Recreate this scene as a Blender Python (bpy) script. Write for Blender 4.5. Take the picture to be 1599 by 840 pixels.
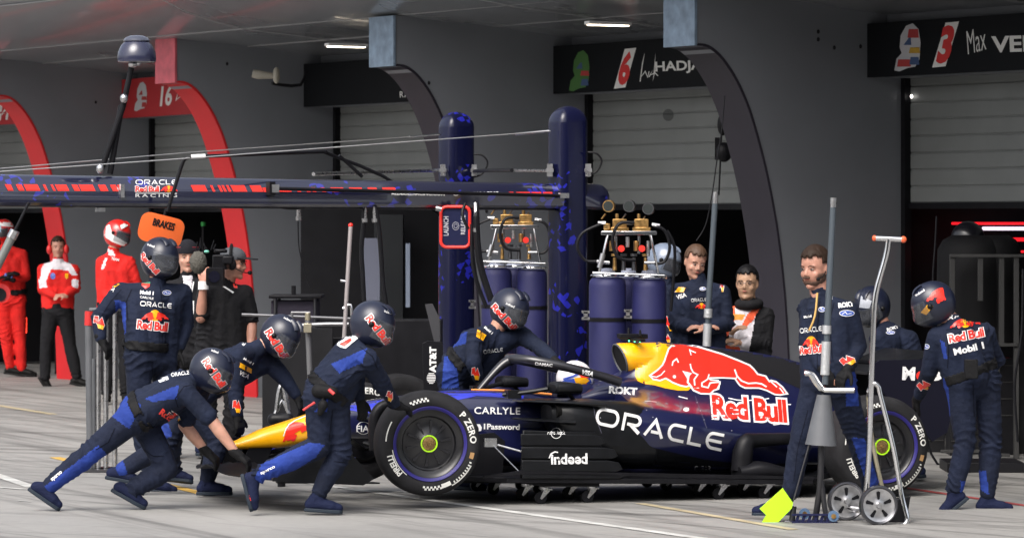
import bpy, bmesh, math, random
from mathutils import Vector, Matrix, noise
from mathutils.bvhtree import BVHTree
from mathutils.geometry import tessellate_polygon
random.seed(7)
R=math.radians
V=Vector
for o in list(bpy.data.objects): bpy.data.objects.remove(o)
SC=bpy.context.scene; COL=SC.collection
# ---------------------------------------------------------------- camera, sky, sun, exposure
FPX=6300.0; CH=1.97; HY=345.0
cam=bpy.data.cameras.new('camera'); cam.sensor_width=36; cam.lens=FPX/1599*36
cam.shift_y=-(420-HY)/1599; cam.clip_end=500; cam.clip_start=.5
cam.dof.use_dof=True; cam.dof.focus_distance=28.2; cam.dof.aperture_fstop=7.0
co=bpy.data.objects.new('camera',cam); COL.objects.link(co); co.location=(0,0,CH); co.rotation_euler=(R(90),0,0)
SC.camera=co
SUN_EL,SUN_AZ=R(50),R(205)          # azimuth clockwise from +Y (north)
w=bpy.data.worlds.new('World'); SC.world=w; w.use_nodes=True
nt=w.node_tree; bg=nt.nodes['Background']; sk=nt.nodes.new('ShaderNodeTexSky')
sk.sky_type='NISHITA'; sk.sun_disc=False; sk.sun_elevation=SUN_EL; sk.sun_rotation=SUN_AZ
sk.air_density=1.0; sk.dust_density=6.0; sk.ozone_density=.6
hs=nt.nodes.new('ShaderNodeHueSaturation'); hs.inputs['Saturation'].default_value=.45   # overcast sky: nearly grey
nt.links.new(sk.outputs[0],hs.inputs['Color']); nt.links.new(hs.outputs[0],bg.inputs['Color'])
bg.inputs['Strength'].default_value=.15
sl=bpy.data.lights.new('sun','SUN'); sl.energy=1.0; sl.angle=R(45); sl.color=(1,.97,.93)
so=bpy.data.objects.new('sun',sl); COL.objects.link(so)
sd=V((math.sin(SUN_AZ)*math.cos(SUN_EL),math.cos(SUN_AZ)*math.cos(SUN_EL),math.sin(SUN_EL)))
so.rotation_euler=sd.to_track_quat('Z','Y').to_euler(); so.location=(0,-5,30)
SC.view_settings.view_transform='Standard'; SC.view_settings.look='None'
SC.view_settings.gamma=1; SC.view_settings.use_curve_mapping=False
SC.view_settings.exposure=0.85
SC.render.engine='CYCLES'
# ---------------------------------------------------------------- helpers
def W(px,py,Y): return V(((px-800)*Y/FPX,Y,CH-(py-HY)*Y/FPX))
def GY(py): return CH*FPX/(py-HY)
def GP(px,py,z=0):
    Y=(CH-z)*FPX/(py-HY); return V(((px-800)*Y/FPX,Y,z))
MATS={}
def mat(name,col,rough=.5,metal=0,coat=0,bump=0,bscale=60,vary=0,vscale=5,emit=0,trans=0,spec=None,alpha=None,bdist=.01,sheen=0,stretch=None):
    if name in MATS: return MATS[name]
    m=bpy.data.materials.new(name); m.use_nodes=True; n=m.node_tree; b=n.nodes['Principled BSDF']
    b.inputs['Base Color'].default_value=(*col,1); b.inputs['Roughness'].default_value=rough; b.inputs['Metallic'].default_value=metal
    b.inputs['Coat Weight'].default_value=coat; b.inputs['Coat Roughness'].default_value=.06
    if spec is None and max(col)<.06 and not metal and not coat: spec=.18
    if spec is not None: b.inputs['Specular IOR Level'].default_value=spec
    if sheen: b.inputs['Sheen Weight'].default_value=sheen
    if emit: b.inputs['Emission Color'].default_value=(*col,1); b.inputs['Emission Strength'].default_value=emit
    if trans: b.inputs['Transmission Weight'].default_value=trans
    if alpha is not None: b.inputs['Alpha'].default_value=alpha
    tc=None
    def coord():
        nonlocal tc
        if tc is None:
            tc=n.nodes.new('ShaderNodeTexCoord').outputs['Object']
            if stretch:
                mp=n.nodes.new('ShaderNodeMapping'); mp.inputs['Scale'].default_value=stretch
                n.links.new(tc,mp.inputs[0]); tc=mp.outputs[0]
        return tc
    if vary:
        t=n.nodes.new('ShaderNodeTexNoise'); t.inputs['Scale'].default_value=vscale; t.inputs['Detail'].default_value=5
        n.links.new(coord(),t.inputs['Vector'])
        mr=n.nodes.new('ShaderNodeMapRange'); mr.inputs[1].default_value=.3; mr.inputs[2].default_value=.7
        mr.inputs[3].default_value=1-vary; mr.inputs[4].default_value=1+vary
        n.links.new(t.outputs[0],mr.inputs[0])
        vm=n.nodes.new('ShaderNodeVectorMath'); vm.operation='SCALE'; vm.inputs[0].default_value=col
        n.links.new(mr.outputs[0],vm.inputs['Scale']); n.links.new(vm.outputs[0],b.inputs['Base Color'])
        mr2=n.nodes.new('ShaderNodeMapRange'); mr2.inputs[3].default_value=max(.02,rough-vary*.3); mr2.inputs[4].default_value=min(1,rough+vary*.3)
        n.links.new(t.outputs[0],mr2.inputs[0]); n.links.new(mr2.outputs[0],b.inputs['Roughness'])
    if bump:
        t=n.nodes.new('ShaderNodeTexNoise'); t.inputs['Scale'].default_value=bscale; t.inputs['Detail'].default_value=6
        n.links.new(coord(),t.inputs['Vector'])
        bp=n.nodes.new('ShaderNodeBump'); bp.inputs['Strength'].default_value=bump; bp.inputs['Distance'].default_value=bdist
        n.links.new(t.outputs[0],bp.inputs['Height']); n.links.new(bp.outputs[0],b.inputs['Normal'])
    MATS[name]=m; return m
class G:
    """collects shapes (world coordinates) for one mesh"""
    def __init__(s): s.v=[]; s.f=[]; s.m=[]
    def add(s,vf,m=0):
        v,f=vf; o=len(s.v); s.v+=[V(p) for p in v]; s.f+=[tuple(i+o for i in q) for q in f]; s.m+=[m]*len(f); return s
WV={}   # object name -> (verts,faces) in world coordinates, for ray casts
BASE={}
def mk(name,g,mats,parent=None,smooth=True,bevel=0,loc=None,kind=None,angle=40):
    if not isinstance(g,G): g=G().add(g)
    if not isinstance(mats,(list,tuple)): mats=[mats]
    if parent is not None: base=BASE[parent.name]
    elif loc is not None: base=V(loc)
    else:
        xs=[p.x for p in g.v]; ys=[p.y for p in g.v]; zs=[p.z for p in g.v]
        base=V(((min(xs)+max(xs))/2,(min(ys)+max(ys))/2,min(zs)))
        if kind: base=V((0,0,0))
    me=bpy.data.meshes.new(name); me.from_pydata([tuple(p-base) for p in g.v],[],g.f); me.update()
    for m in mats: me.materials.append(m)
    me.polygons.foreach_set('material_index',g.m)
    bm=bmesh.new(); bm.from_mesh(me)
    bmesh.ops.recalc_face_normals(bm,faces=bm.faces)
    if smooth:
        for f in bm.faces: f.smooth=True
        for e in bm.edges:
            if len(e.link_faces)==2 and e.calc_face_angle(0)>R(angle): e.smooth=False
    bm.to_mesh(me); bm.free()
    o=bpy.data.objects.new(name,me); COL.objects.link(o)
    if parent is not None: o.parent=parent
    else: o.location=base
    BASE[o.name]=base; WV[o.name]=(g.v,g.f)
    if bevel:
        b=o.modifiers.new('bevel','BEVEL'); b.width=bevel; b.segments=2; b.limit_method='ANGLE'; b.angle_limit=R(35)
    if kind: o['kind']=kind
    return o
def thing(name,label,cat,loc,group=None):
    o=bpy.data.objects.new(name,None); COL.objects.link(o); o.location=loc; o.empty_display_size=.1
    BASE[o.name]=V(loc); tag(o,label,cat,group); return o
def tag(o,label,cat,group=None,kind=None):
    o['label']=label; o['category']=cat
    if group: o['group']=group
    if kind: o['kind']=kind
    return o
def dup(root,delta,label):
    def cp(o,par):
        c=o.copy(); COL.objects.link(c)
        if par: c.parent=par
        BASE[c.name]=BASE[o.name]+V(delta)
        for ch in list(o.children): cp(ch,c)
        return c
    r=cp(root,None); r.location=root.location+V(delta); r['label']=label; return r
def frame(d,up=V((0,0,1))):
    d=V(d).normalized()
    if abs(d.dot(up))>.98: up=V((0,1,0)) if abs(d.y)<.9 else V((1,0,0))
    s=d.cross(up).normalized(); u=s.cross(d).normalized(); return d,s,u
def box(c,sz,ax=None):
    c=V(c); ax=ax or (V((1,0,0)),V((0,1,0)),V((0,0,1)))
    h=[sz[0]/2,sz[1]/2,sz[2]/2]; v=[]
    for i in (-1,1):
        for j in (-1,1):
            for k in (-1,1): v.append(c+ax[0]*(i*h[0])+ax[1]*(j*h[1])+ax[2]*(k*h[2]))
    return v,[(0,1,3,2),(4,6,7,5),(0,4,5,1),(2,3,7,6),(0,2,6,4),(1,5,7,3)]
def boxab(a,b): 
    a=V(a);b=V(b); return box((a+b)/2,(abs(b.x-a.x),abs(b.y-a.y),abs(b.z-a.z)))
def rings(rs,closed=False,cap=True):
    n=len(rs[0]); v=[p for r in rs for p in r]; f=[]
    m=len(rs)
    for i in range(m if closed else m-1):
        a=i*n; b=((i+1)%m)*n
        for j in range(n):
            k=(j+1)%n; f.append((a+j,a+k,b+k,b+j))
    if cap and not closed:
        f.append(tuple(range(n-1,-1,-1))); f.append(tuple((m-1)*n+i for i in range(n)))
    return v,f
def cyl(a,b,ra,rb=None,n=16,cap=True):
    a=V(a);b=V(b); rb=ra if rb is None else rb
    d,s,u=frame(b-a)
    rr=[]
    for c,r in ((a,ra),(b,rb)): rr.append([c+(s*math.cos(2*math.pi*i/n)+u*math.sin(2*math.pi*i/n))*r for i in range(n)])
    return rings(rr,cap=cap)
def smoothpts(pts,k=4):
    pts=[V(p) for p in pts]
    if len(pts)<3 or k<2: return pts
    out=[]
    for i in range(len(pts)-1):
        p0=pts[max(i-1,0)];p1=pts[i];p2=pts[i+1];p3=pts[min(i+2,len(pts)-1)]
        for j in range(k):
            t=j/k; out.append(.5*((2*p1)+(p2-p0)*t+(2*p0-5*p1+4*p2-p3)*t*t+(3*p1-p0-3*p2+p3)*t**3))
    out.append(pts[-1]); return out
def tube(pts,r,n=10,k=4,flat=None,cap=True):
    """swept tube; r number or list; flat=(w,h) multipliers in the side/up directions"""
    P=smoothpts(pts,k); m=len(P); rr=[]
    prev=None
    for i,p in enumerate(P):
        d=(P[min(i+1,m-1)]-P[max(i-1,0)])
        if prev is None: d_,s,u=frame(d)
        else:
            d_=d.normalized(); s=prev-d_*prev.dot(d_)
            s.normalize(); u=s.cross(d_)
        prev=s
        if isinstance(r,(list,tuple)):
            t=i/(m-1)*(len(r)-1); q=min(int(t),len(r)-2); rad=r[q]+(r[q+1]-r[q])*(t-q)
        else: rad=r
        fw,fh=flat or (1,1)
        rr.append([p+s*math.cos(2*math.pi*j/n)*rad*fw+u*math.sin(2*math.pi*j/n)*rad*fh for j in range(n)])
    return rings(rr,cap=cap)
def lathe(prof,c,axis,n=48,closed=False,cap=None):
    """prof: list of (r, h) along axis"""
    d,s,u=frame(axis); c=V(c)
    rr=[[c+d*h+(s*math.cos(2*math.pi*j/n)+u*math.sin(2*math.pi*j/n))*max(r,1e-4) for j in range(n)] for r,h in prof]
    return rings(rr,closed=closed,cap=(prof[0][0]<.01) if not closed else False)
def ell(c,rx,ry,rz,n=20,m=12,ax=None):
    c=V(c); ax=ax or (V((1,0,0)),V((0,1,0)),V((0,0,1))); rr=[]
    for i in range(m+1):
        t=math.pi*i/m; s=max(math.sin(t),1e-3)
        rr.append([c+ax[0]*(rx*s*math.cos(2*math.pi*j/n))+ax[1]*(ry*s*math.sin(2*math.pi*j/n))+ax[2]*(rz*math.cos(t)) for j in range(n)])
    return rings(rr)
def prism(poly,org,ex,ey,depth,):
    """poly in 2D (ex,ey from org) extruded by the vector depth; concave is fine"""
    org=V(org);ex=V(ex);ey=V(ey);dp=V(depth)
    a=[org+ex*x+ey*y for x,y in poly]; n=len(a); v=a+[p+dp for p in a]
    tr=tessellate_polygon([[V((x,y,0)) for x,y in poly]])
    f=[tuple(t) for t in tr]+[tuple(i+n for i in reversed(t)) for t in tr]
    f+=[(i,(i+1)%n,(i+1)%n+n,i+n) for i in range(n)]
    return v,f
# ---- flat artwork (2D) that gets laid on surfaces
_tc={}
def text2d(s,bold=0.0,space=1.0):
    key=(s,bold,space)
    if key in _tc: return _tc[key]
    cu=bpy.data.curves.new('t','FONT'); cu.body=s; cu.offset=bold; cu.space_character=space; cu.resolution_u=3
    cu.fill_mode='BOTH' if False else 'FRONT'
    ob=bpy.data.objects.new('t',cu); COL.objects.link(ob)
    dg=bpy.context.evaluated_depsgraph_get(); dg.update()
    me=bpy.data.meshes.new_from_object(ob.evaluated_get(dg))
    v=[(p.co.x,p.co.y) for p in me.vertices]; f=[tuple(p.vertices) for p in me.polygons]
    bpy.data.objects.remove(ob); bpy.data.curves.remove(cu); bpy.data.meshes.remove(me)
    _tc[key]=(v,f); return v,f
def poly2d(p):
    tr=tessellate_polygon([[V((x,y,0)) for x,y in p]]); return list(p),[tuple(t) for t in tr]
def ell2d(cx,cy,rx,ry,n=28,a=0):
    ca,sa=math.cos(a),math.sin(a)
    return poly2d([(cx+rx*math.cos(2*math.pi*i/n)*ca-ry*math.sin(2*math.pi*i/n)*sa,cy+rx*math.cos(2*math.pi*i/n)*sa+ry*math.sin(2*math.pi*i/n)*ca) for i in range(n)])
def ring2d(cx,cy,rx,ry,w,n=32):
    v=[];f=[]
    for i in range(n):
        a=2*math.pi*i/n; v+=[(cx+rx*math.cos(a),cy+ry*math.sin(a)),(cx+(rx-w)*math.cos(a),cy+(ry-w)*math.sin(a))]
    for i in range(n):
        k=(i+1)%n; f.append((2*i,2*k,2*k+1,2*i+1))
    return v,f
def stroke2d(pts,w,closed=False):
    pts=[V((a,b,0)) for a,b in pts]; n=len(pts); v=[];f=[]
    for i,p in enumerate(pts):
        a=pts[i-1] if (i>0 or closed) else p; b=pts[(i+1)%n] if (i<n-1 or closed) else p
        d1=(p-a); d2=(b-p)
        if d1.length<1e-9: d1=d2
        if d2.length<1e-9: d2=d1
        d1.normalize(); d2.normalize(); t=(d1+d2)
        if t.length<1e-6: t=d1
        t.normalize(); nn=V((-t.y,t.x,0)); k=min(1/max(abs(nn.dot(V((-d1.y,d1.x,0)))),.35),2)
        v+=[(p.x+nn.x*w/2*k,p.y+nn.y*w/2*k),(p.x-nn.x*w/2*k,p.y-nn.y*w/2*k)]
    for i in range(n if closed else n-1):
        k=(i+1)%n; f.append((2*i,2*k,2*k+1,2*i+1))
    return v,f
def join2d(*l):
    v=[];f=[]
    for a,b in l:
        o=len(v); v+=list(a); f+=[tuple(i+o for i in q) for q in b]
    return v,f
def fit2d(vf,p0,p1,h,shear=0,bbox=None,yflip=True):
    """place art so its box runs from p0 to p1 (pixels, y down), height h, above the p0-p1 line"""
    v,f=vf; b=bbox or (min(a for a,_ in v),min(b for _,b in v),max(a for a,_ in v),max(b for _,b in v))
    ex=V((p1[0]-p0[0],p1[1]-p0[1])); L=ex.length; up=V((ex.y,-ex.x))/L*h
    up=up+ex/L*shear*h
    return [(p0[0]+ex.x*(x-b[0])/(b[2]-b[0])+up.x*(y-b[1])/(b[3]-b[1]),p0[1]+ex.y*(x-b[0])/(b[2]-b[0])+up.y*(y-b[1])/(b[3]-b[1])) for x,y in v],f
def cut(vf,step):
    v,f=vf; bm=bmesh.new(); vs=[bm.verts.new((x,y,0)) for x,y in v]
    for q in f:
        try: bm.faces.new([vs[i] for i in q])
        except ValueError: pass
    xs=[x for x,_ in v]; ys=[y for _,y in v]
    for k,(lo,hi) in enumerate(((min(xs),max(xs)),(min(ys),max(ys)))):
        t=lo+step
        while t<hi:
            c=[0,0,0]; c[k]=t; nn=[0,0,0]; nn[k]=1
            bmesh.ops.bisect_plane(bm,geom=bm.verts[:]+bm.edges[:]+bm.faces[:],dist=1e-5,plane_co=c,plane_no=nn)
            t+=step
    bm.verts.index_update()
    r=([(p.co.x,p.co.y) for p in bm.verts],[tuple(x.index for x in q.verts) for q in bm.faces]); bm.free(); return r
_bvh={}
def bvh(o):
    if o.name not in _bvh: _bvh[o.name]=BVHTree.FromPolygons([tuple(p) for p in WV[o.name][0]],WV[o.name][1])
    return _bvh[o.name]
def decal(name,vf,targets,m,parent,off=.003,step=4,maxd=.12,eye=None,cutit=True):
    """lay flat artwork given in picture coordinates on the real surface it stands on"""
    if cutit: vf=cut(vf,step)
    v,f=vf; eye=V((0,0,CH)) if eye is None else eye; pts=[]
    for x,y in v:
        d=(W(x,y,30)-eye).normalized(); best=None
        for t in targets:
            h=bvh(t).ray_cast(eye,d)
            if h[0] is not None and (best is None or h[3]<best[1]): best=(h[0],h[3])
        pts.append(None if best is None else best[0]-d*off)
    g=G(); idx={}; vv=[]
    for q in f:
        if any(pts[i] is None for i in q): continue
        P=[pts[i] for i in q]
        if max((P[i]-P[i-1]).length for i in range(len(P)))>maxd: continue
        for i in q:
            if i not in idx: idx[i]=len(vv); vv.append(pts[i])
        g.f.append(tuple(idx[i] for i in q)); g.m.append(0)
    g.v=vv
    if not g.f: print('EMPTY DECAL',name); return None
    return mk(name,g,m,parent,smooth=False)
# letter strokes for wide rounded lettering (unit height, y up)
def arc(cx,cy,rx,ry,a0,a1,n=10): return [(cx+rx*math.cos(R(a0+(a1-a0)*i/n)),cy+ry*math.sin(R(a0+(a1-a0)*i/n))) for i in range(n+1)]
def wide(word,w=.17,gap=.22):
    x=0; out=[]; h=w/2
    for ch in word:
        if ch=='O':
            out.append(stroke2d(arc(x+.42,.5,.42-h,.5-h,90,270)+arc(x+1.02,.5,.42-h,.5-h,-90,90),w,True)); x+=1.44
        elif ch=='R':
            out.append(stroke2d([(x+h,0),(x+h,1-h)]+[(x+.75,1-h)]+arc(x+.78,.66,.27,.34-h,90,-90)+[(x+.3,.32+h)],w)); out.append(stroke2d([(x+.5,.4),(x+1.1,0)],w*1.2)); x+=1.16
        elif ch=='A':
            out.append(stroke2d([(x+.06,0),(x+.6,.93),(x+1.14,0)],w)); out.append(stroke2d([(x+.42,.27),(x+.9,.27)],w)); x+=1.2
        elif ch=='C':
            out.append(stroke2d([(x+1.05,1-h)]+arc(x+.42,.5,.42-h,.5-h,90,270)+[(x+1.05,h)],w)); x+=1.05
        elif ch=='L':
            out.append(stroke2d([(x+h,1),(x+h,h),(x+.85,h)],w)); x+=.87
        elif ch=='E':
            out.append(stroke2d([(x+1.05,1-h)]+arc(x+.42,.5,.42-h,.5-h,90,270)+[(x+1.05,h)],w)); out.append(stroke2d([(x+.1,.5),(x+.98,.5)],w)); x+=1.05
        elif ch=='D':
            out.append(stroke2d([(x+h,h),(x+h,1-h),(x+.5,1-h)]+arc(x+.5,.5,.42-h,.5-h,90,-90)[1:],w,True)); x+=.95
        elif ch==' ': x+=.4
        x+=gap
    return join2d(*out)
ORACLE=wide('ORACLE')
BULL=[(1052.9,537.6),(1045.7,545),(1042.1,555),(1039.3,563.6),(1035.7,570.7),(1028.6,577.9),(1017,586.4),(1021,590.5),(1031,592.5),(1040,589),(1044,591),(1052,596),(1064,600.5),(1072,602),(1078,600),(1084,608),(1095,613),(1108.6,613.5),(1114.8,608),(1119.4,606.6),(1123.3,598.8),(1121,595),(1110,594),(1106,590.5),(1108.6,588.5),(1128.7,588.2),(1148.8,589.3),(1152,594),(1156.6,600.4),(1164.3,604.2),(1173.6,604.2),(1186,604.2),(1198.4,608.1),(1210.7,614.3),(1218.5,615),(1227.8,613.5),(1221.6,605),(1212.3,597.3),(1204.6,595),(1201.5,597),(1195.3,588),(1182.9,585),(1176.7,577),(1170.5,571),(1151.9,563.2),(1128.7,554),(1105.5,547),(1090,542.3),(1067,538)]
def bull2d(x0,x1,ytop,ybot,tilt=0,flip=False):
    P=[]
    for a,b in BULL:
        u=(a-1017)/211; v=(b-537)/78-u*.25+.12
        P.append((x0+(x1-x0)*(1-u if flip else u),ytop+(ybot-ytop)*v+tilt*(u-.5)))
    return poly2d(P)
# ---------------------------------------------------------------- materials
NAVY=mat('team_navy_paint',(.006,.008,.045),.28,coat=.8)
NAVYM=mat('navy_satin',(.012,.014,.05),.45)
BLUE=mat('royal_blue_paint',(.02,.03,.42),.3,coat=.5)
BLK=mat('black_satin',(.008,.008,.01),.42,vary=.2,vscale=8)
CARB=mat('carbon_matte',(.006,.0065,.008),.36,vary=.25,vscale=14,spec=.28)
RUB=mat('tyre_rubber',(.018,.018,.02),.75,bump=.4,bscale=90,vary=.3,vscale=9,bdist=.004)
YEL=mat('yellow_paint',(.9,.42,.0),.35,coat=.5)
RED=mat('red_paint',(.82,.03,.012),.38)
WHT=mat('white_paint',(.8,.8,.8),.45)
SILV=mat('brushed_steel',(.55,.55,.56),.28,metal=1,vary=.15,vscale=20)
CHR=mat('polished_steel',(.75,.75,.76),.12,metal=1)
DST=mat('dark_steel',(.12,.12,.13),.35,metal=1)
BRS=mat('brass',(.45,.27,.1),.35,metal=1,vary=.3,vscale=40)
LIME=mat('lime_plastic',(.42,.80,.01),.5)
GREYP=mat('grey_plastic',(.09,.095,.105),.55,vary=.15)
# ---------------------------------------------------------------- ground
def ground_mat():
    m=bpy.data.materials.new('worn_concrete'); m.use_nodes=True; n=m.node_tree; L=n.links; b=n.nodes['Principled BSDF']
    tc=n.nodes.new('ShaderNodeTexCoord')
    def nz(scale,rot,stretch,det=6,rough=.6):
        m0=n.nodes.new('ShaderNodeMapping'); m0.inputs['Rotation'].default_value=(0,0,R(rot)); mp=n.nodes.new('ShaderNodeMapping'); mp.inputs['Scale'].default_value=stretch
        t=n.nodes.new('ShaderNodeTexNoise'); t.inputs['Scale'].default_value=scale; t.inputs['Detail'].default_value=det; t.inputs['Roughness'].default_value=rough
        L.new(tc.outputs['Object'],m0.inputs[0]); L.new(m0.outputs[0],mp.inputs[0]); L.new(mp.outputs[0],t.inputs['Vector']); return t.outputs[0]
    def rng(x,a,c,lo,hi):
        r=n.nodes.new('ShaderNodeMapRange'); r.inputs[1].default_value=a; r.inputs[2].default_value=c; r.inputs[3].default_value=lo; r.inputs[4].default_value=hi; L.new(x,r.inputs[0]); return r.outputs[0]
    def mul(a,c):
        r=n.nodes.new('ShaderNodeMath'); r.operation='MULTIPLY'; L.new(a,r.inputs[0]); L.new(c,r.inputs[1]); return r.outputs[0]
    base=rng(nz(.35,0,(1,1,1)),.3,.7,.78,1.12)
    fine=rng(nz(9,0,(1,1,1),8,.7),.3,.7,.9,1.08)
    # rubber streaks, long and thin, along the lane and across it where cars swing in
    s1=rng(nz(1.0,-25,(3.2,.10,1),5,.65),.50,.68,1.02,.5)
    s2=rng(nz(1.0,-62,(2.6,.12,1),4,.6),.53,.68,1,.52)
    s3=rng(nz(1.0,-40,(6,.16,1),3,.6),.57,.64,1,.62)
    v=mul(mul(mul(base,fine),mul(s1,s2)),s3)
    vm=n.nodes.new('ShaderNodeVectorMath'); vm.operation='SCALE'; vm.inputs[0].default_value=(.275,.269,.257)
    L.new(v,vm.inputs['Scale']); L.new(vm.outputs[0],b.inputs['Base Color'])
    b.inputs['Roughness'].default_value=.62
    bp=n.nodes.new('ShaderNodeBump'); bp.inputs['Strength'].default_value=.35; bp.inputs['Distance'].default_value=.004
    L.new(nz(45,0,(1,1,1),8,.7),bp.inputs['Height']); L.new(bp.outputs[0],b.inputs['Normal'])
    return m
GM=ground_mat()
mk('ground',([(-150,-120,0),(150,-120,0),(150,200,0),(-150,200,0)],[(0,1,2,3)]),GM,kind='structure')
# unseen covered stand behind the camera, added to darken horizon reflections on glossy sides
g=G()
for i in range(14): g.add(boxab((-90,-26-i*1.6,0),(90,-26-(i+1)*1.6,1.2+i*.75)))
g.add(boxab((-90,-50,10.9),(90,-48.6,17))).add(boxab((-90,-50,17),(90,-27,17.6)))
for i in range(13): g.add(boxab((-90+i*15-.3,-30,0),(-90+i*15+.3,-29.4,17)))
mk('unseen_terraces',g,mat('terrace_concrete',(.09,.09,.095),.8),kind='structure',smooth=False)
def line(name,a,b,w,col,z=.004):
    a=V((a[0],a[1],z)); b=V((b[0],b[1],z)); s=(b-a).cross(V((0,0,1))).normalized()*w/2
    n=24; v=[];f=[]
    for i in range(n+1):
        p=a+(b-a)*i/n; v+=[p+s,p-s]
        if i<n: f.append((2*i,2*i+1,2*i+3,2*i+2))
    return mk(name,(v,f),col,kind='structure')
WL=mat('worn_white_marking',(.50,.50,.48),.6,vary=.25,vscale=5,bump=.2)
YL=mat('worn_yellow_marking',(.55,.34,.07),.6,vary=.3,vscale=4)
YF=mat('faded_yellow_marking',(.40,.34,.22),.6,vary=.3,vscale=4)
RL=mat('worn_red_marking',(.36,.06,.06),.6,vary=.25,vscale=4)
def gp2(x,y): p=GP(x,y); return (p.x,p.y)
line('lane_line',(-1.86,30.95),(1.25,24.9),.09,WL)
line('lane_line',gp2(526,762),gp2(700,772),.05,WL)
line('lane_line',gp2(-30,733),gp2(52,761),.1,WL)
line('lane_line',gp2(-10,760),gp2(38,764),.06,WL)
line('lane_line',gp2(28,782),gp2(50,783),.05,WL)
line('lane_line',gp2(86,714),gp2(330,774),.1,YL)
line('lane_line',gp2(-10,632),gp2(84,647),.1,YF)
line('lane_line',gp2(1000,786),gp2(1240,827),.08,YF)
line('lane_line',gp2(1380,757),gp2(1640,795),.07,RL)
# ---------------------------------------------------------------- pit building
FD=V((-.510,.860,0)); FN=V((-.860,-.510,0))
BS=[V((5.98,31.5,0)),V((3.2,36.1,0)),V((.44,40.75,0)),V((-2.32,45.4,0)),V((-4.85,50.4,0)),V((-7.6,55.1,0)),V((-10.4,59.8,0))]
bld=thing('pit_building','long grey pit garage building with curved fins, roller shutters and dark glossy canopy','building',BS[2])
FINM=mat('grey_wall_panel',(.185,.196,.218),.45,vary=.14,vscale=.6,bump=.05,bscale=30)
EDG=mat('dark_fin_edge',(.030,.027,.037),.4,vary=.15,vscale=1.5)
REDG=mat('red_fin_edge',(.55,.010,.014),.6,vary=.1,vscale=1.5)
CAPB=mat('sky_lit_blue_cap',(.20,.27,.36),.5,vary=.25,vscale=9,bump=.5,bscale=14,bdist=.02)  # sky light on the fin ends is put into this pale blue-grey
CAPR=mat('pinkish_red_cap',(.55,.10,.13),.45,vary=.2,vscale=9)
SHUT=mat('grey_shutter',(.19,.20,.197),.5,vary=.08,vscale=2)
CEIL=mat('glossy_ceiling_panel',(.19,.20,.215),.28,vary=.12,vscale=.3,coat=.3)
BANN=mat('black_banner',(.006,.007,.009),.7)
RBAN=mat('red_banner',(.42,.02,.025),.6)
curve=[(1.85,3.50),(1.74,3.485),(1.62,3.41),(1.50,3.28),(1.40,3.13),(1.30,2.93),(1.21,2.68),(1.13,2.42),(1.06,2.14),(1.00,1.84),(.95,1.5),(.91,1.1),(.88,.6),(.86,0)]
fins=[]
for i,B in enumerate(BS):
    dt={3:.24,4:.17}.get(i,0); cv=[(t-dt,z) for t,z in curve]
    prof=[(-.41,0),(-.41,3.99),(1.85-dt,3.99)]+cv
    vf=prism(prof,B,FN,V((0,0,1)),FD*.48)
    fn=mk('fin',vf,FINM,bld,smooth=False); fins.append(fn)
    # coloured edge following the curve
    g=G(); pts=smoothpts([(t,z,0) for t,z in cv],3)
    rr=[]
    for k,p in enumerate(pts):
        q=B+FN*(p.x+.004)+V((0,0,p.y-.003)); q.z=max(q.z,0)
        rr.append((q-FD*.006,q+FD*.486))
    v=[];f=[]
    for k,(a,b) in enumerate(rr):
        ins=-FN*.02+V((0,0,.02))
        v+=[a,b,b+ins,a+ins]
    g.add(rings([v[4*k:4*k+4] for k in range(len(rr))]))
    mk('fin_edge',g,REDG if i in (3,4,5,6) else EDG,fn)
    g=G().add(box(B+FN*(1.865-dt)+FD*.24+V((0,0,3.745)),(.5,.03,.5),(FD,FN,V((0,0,1)))))
    mk('end_cap',g,CAPR if i in (3,4,5,6) else CAPB,fn,bevel=.004)
shutters=[];banners=[]
for i in range(len(BS)-1):
    L_=BS[i+1]; Rr=BS[i]+FD*.48; e=(Rr-L_); ln=e.length; e=e.normalized()
    nrm=FN
    # shutter: slats of 0.15 m with small grooves
    prof=[]; z=2.13
    while z<3.4: prof+=[(0,z),(.012,z+.012),(.012,z+.135),(0,z+.147)]; z+=.15
    v=[];f=[]
    for k,(o,zz) in enumerate(prof):
        for s in (0.05,ln-.05): v.append(L_+e*s-nrm*(.42-o)+V((0,0,zz)))
        if k: f.append((2*k-2,2*k-1,2*k+1,2*k))
    sh=mk('shutter',(v,f),SHUT,bld,smooth=False); shutters.append(sh)
    g=G().add(box((L_+Rr)/2-nrm*.41+V((0,0,2.105)),(ln-.1,.05,.055),(e,nrm,V((0,0,1)))))
    mk('bottom_bar',g,BLK,sh)
    for q in (L_+e*.03,Rr-e*.03): mk('guide_rail',G().add(box(q-nrm*.38+V((0,0,1.65)),(.06,.07,3.2),(e,nrm,V((0,0,1))))),BLK,sh)
    g=G().add(box((L_+Rr)/2-nrm*.30+V((0,0,3.62)),(ln,.22,.74),(e,nrm,V((0,0,1)))))
    mk('lintel',g,FINM,bld)
    red=i in (2+1,4,5)
    bn=mk('banner',G().add(box((L_+Rr)/2+nrm*.0+V((0,0,3.49)),(ln-.01,.06,.48),(e,nrm,V((0,0,1))))),RBAN if red else BANN,bld); banners.append(bn)
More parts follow.
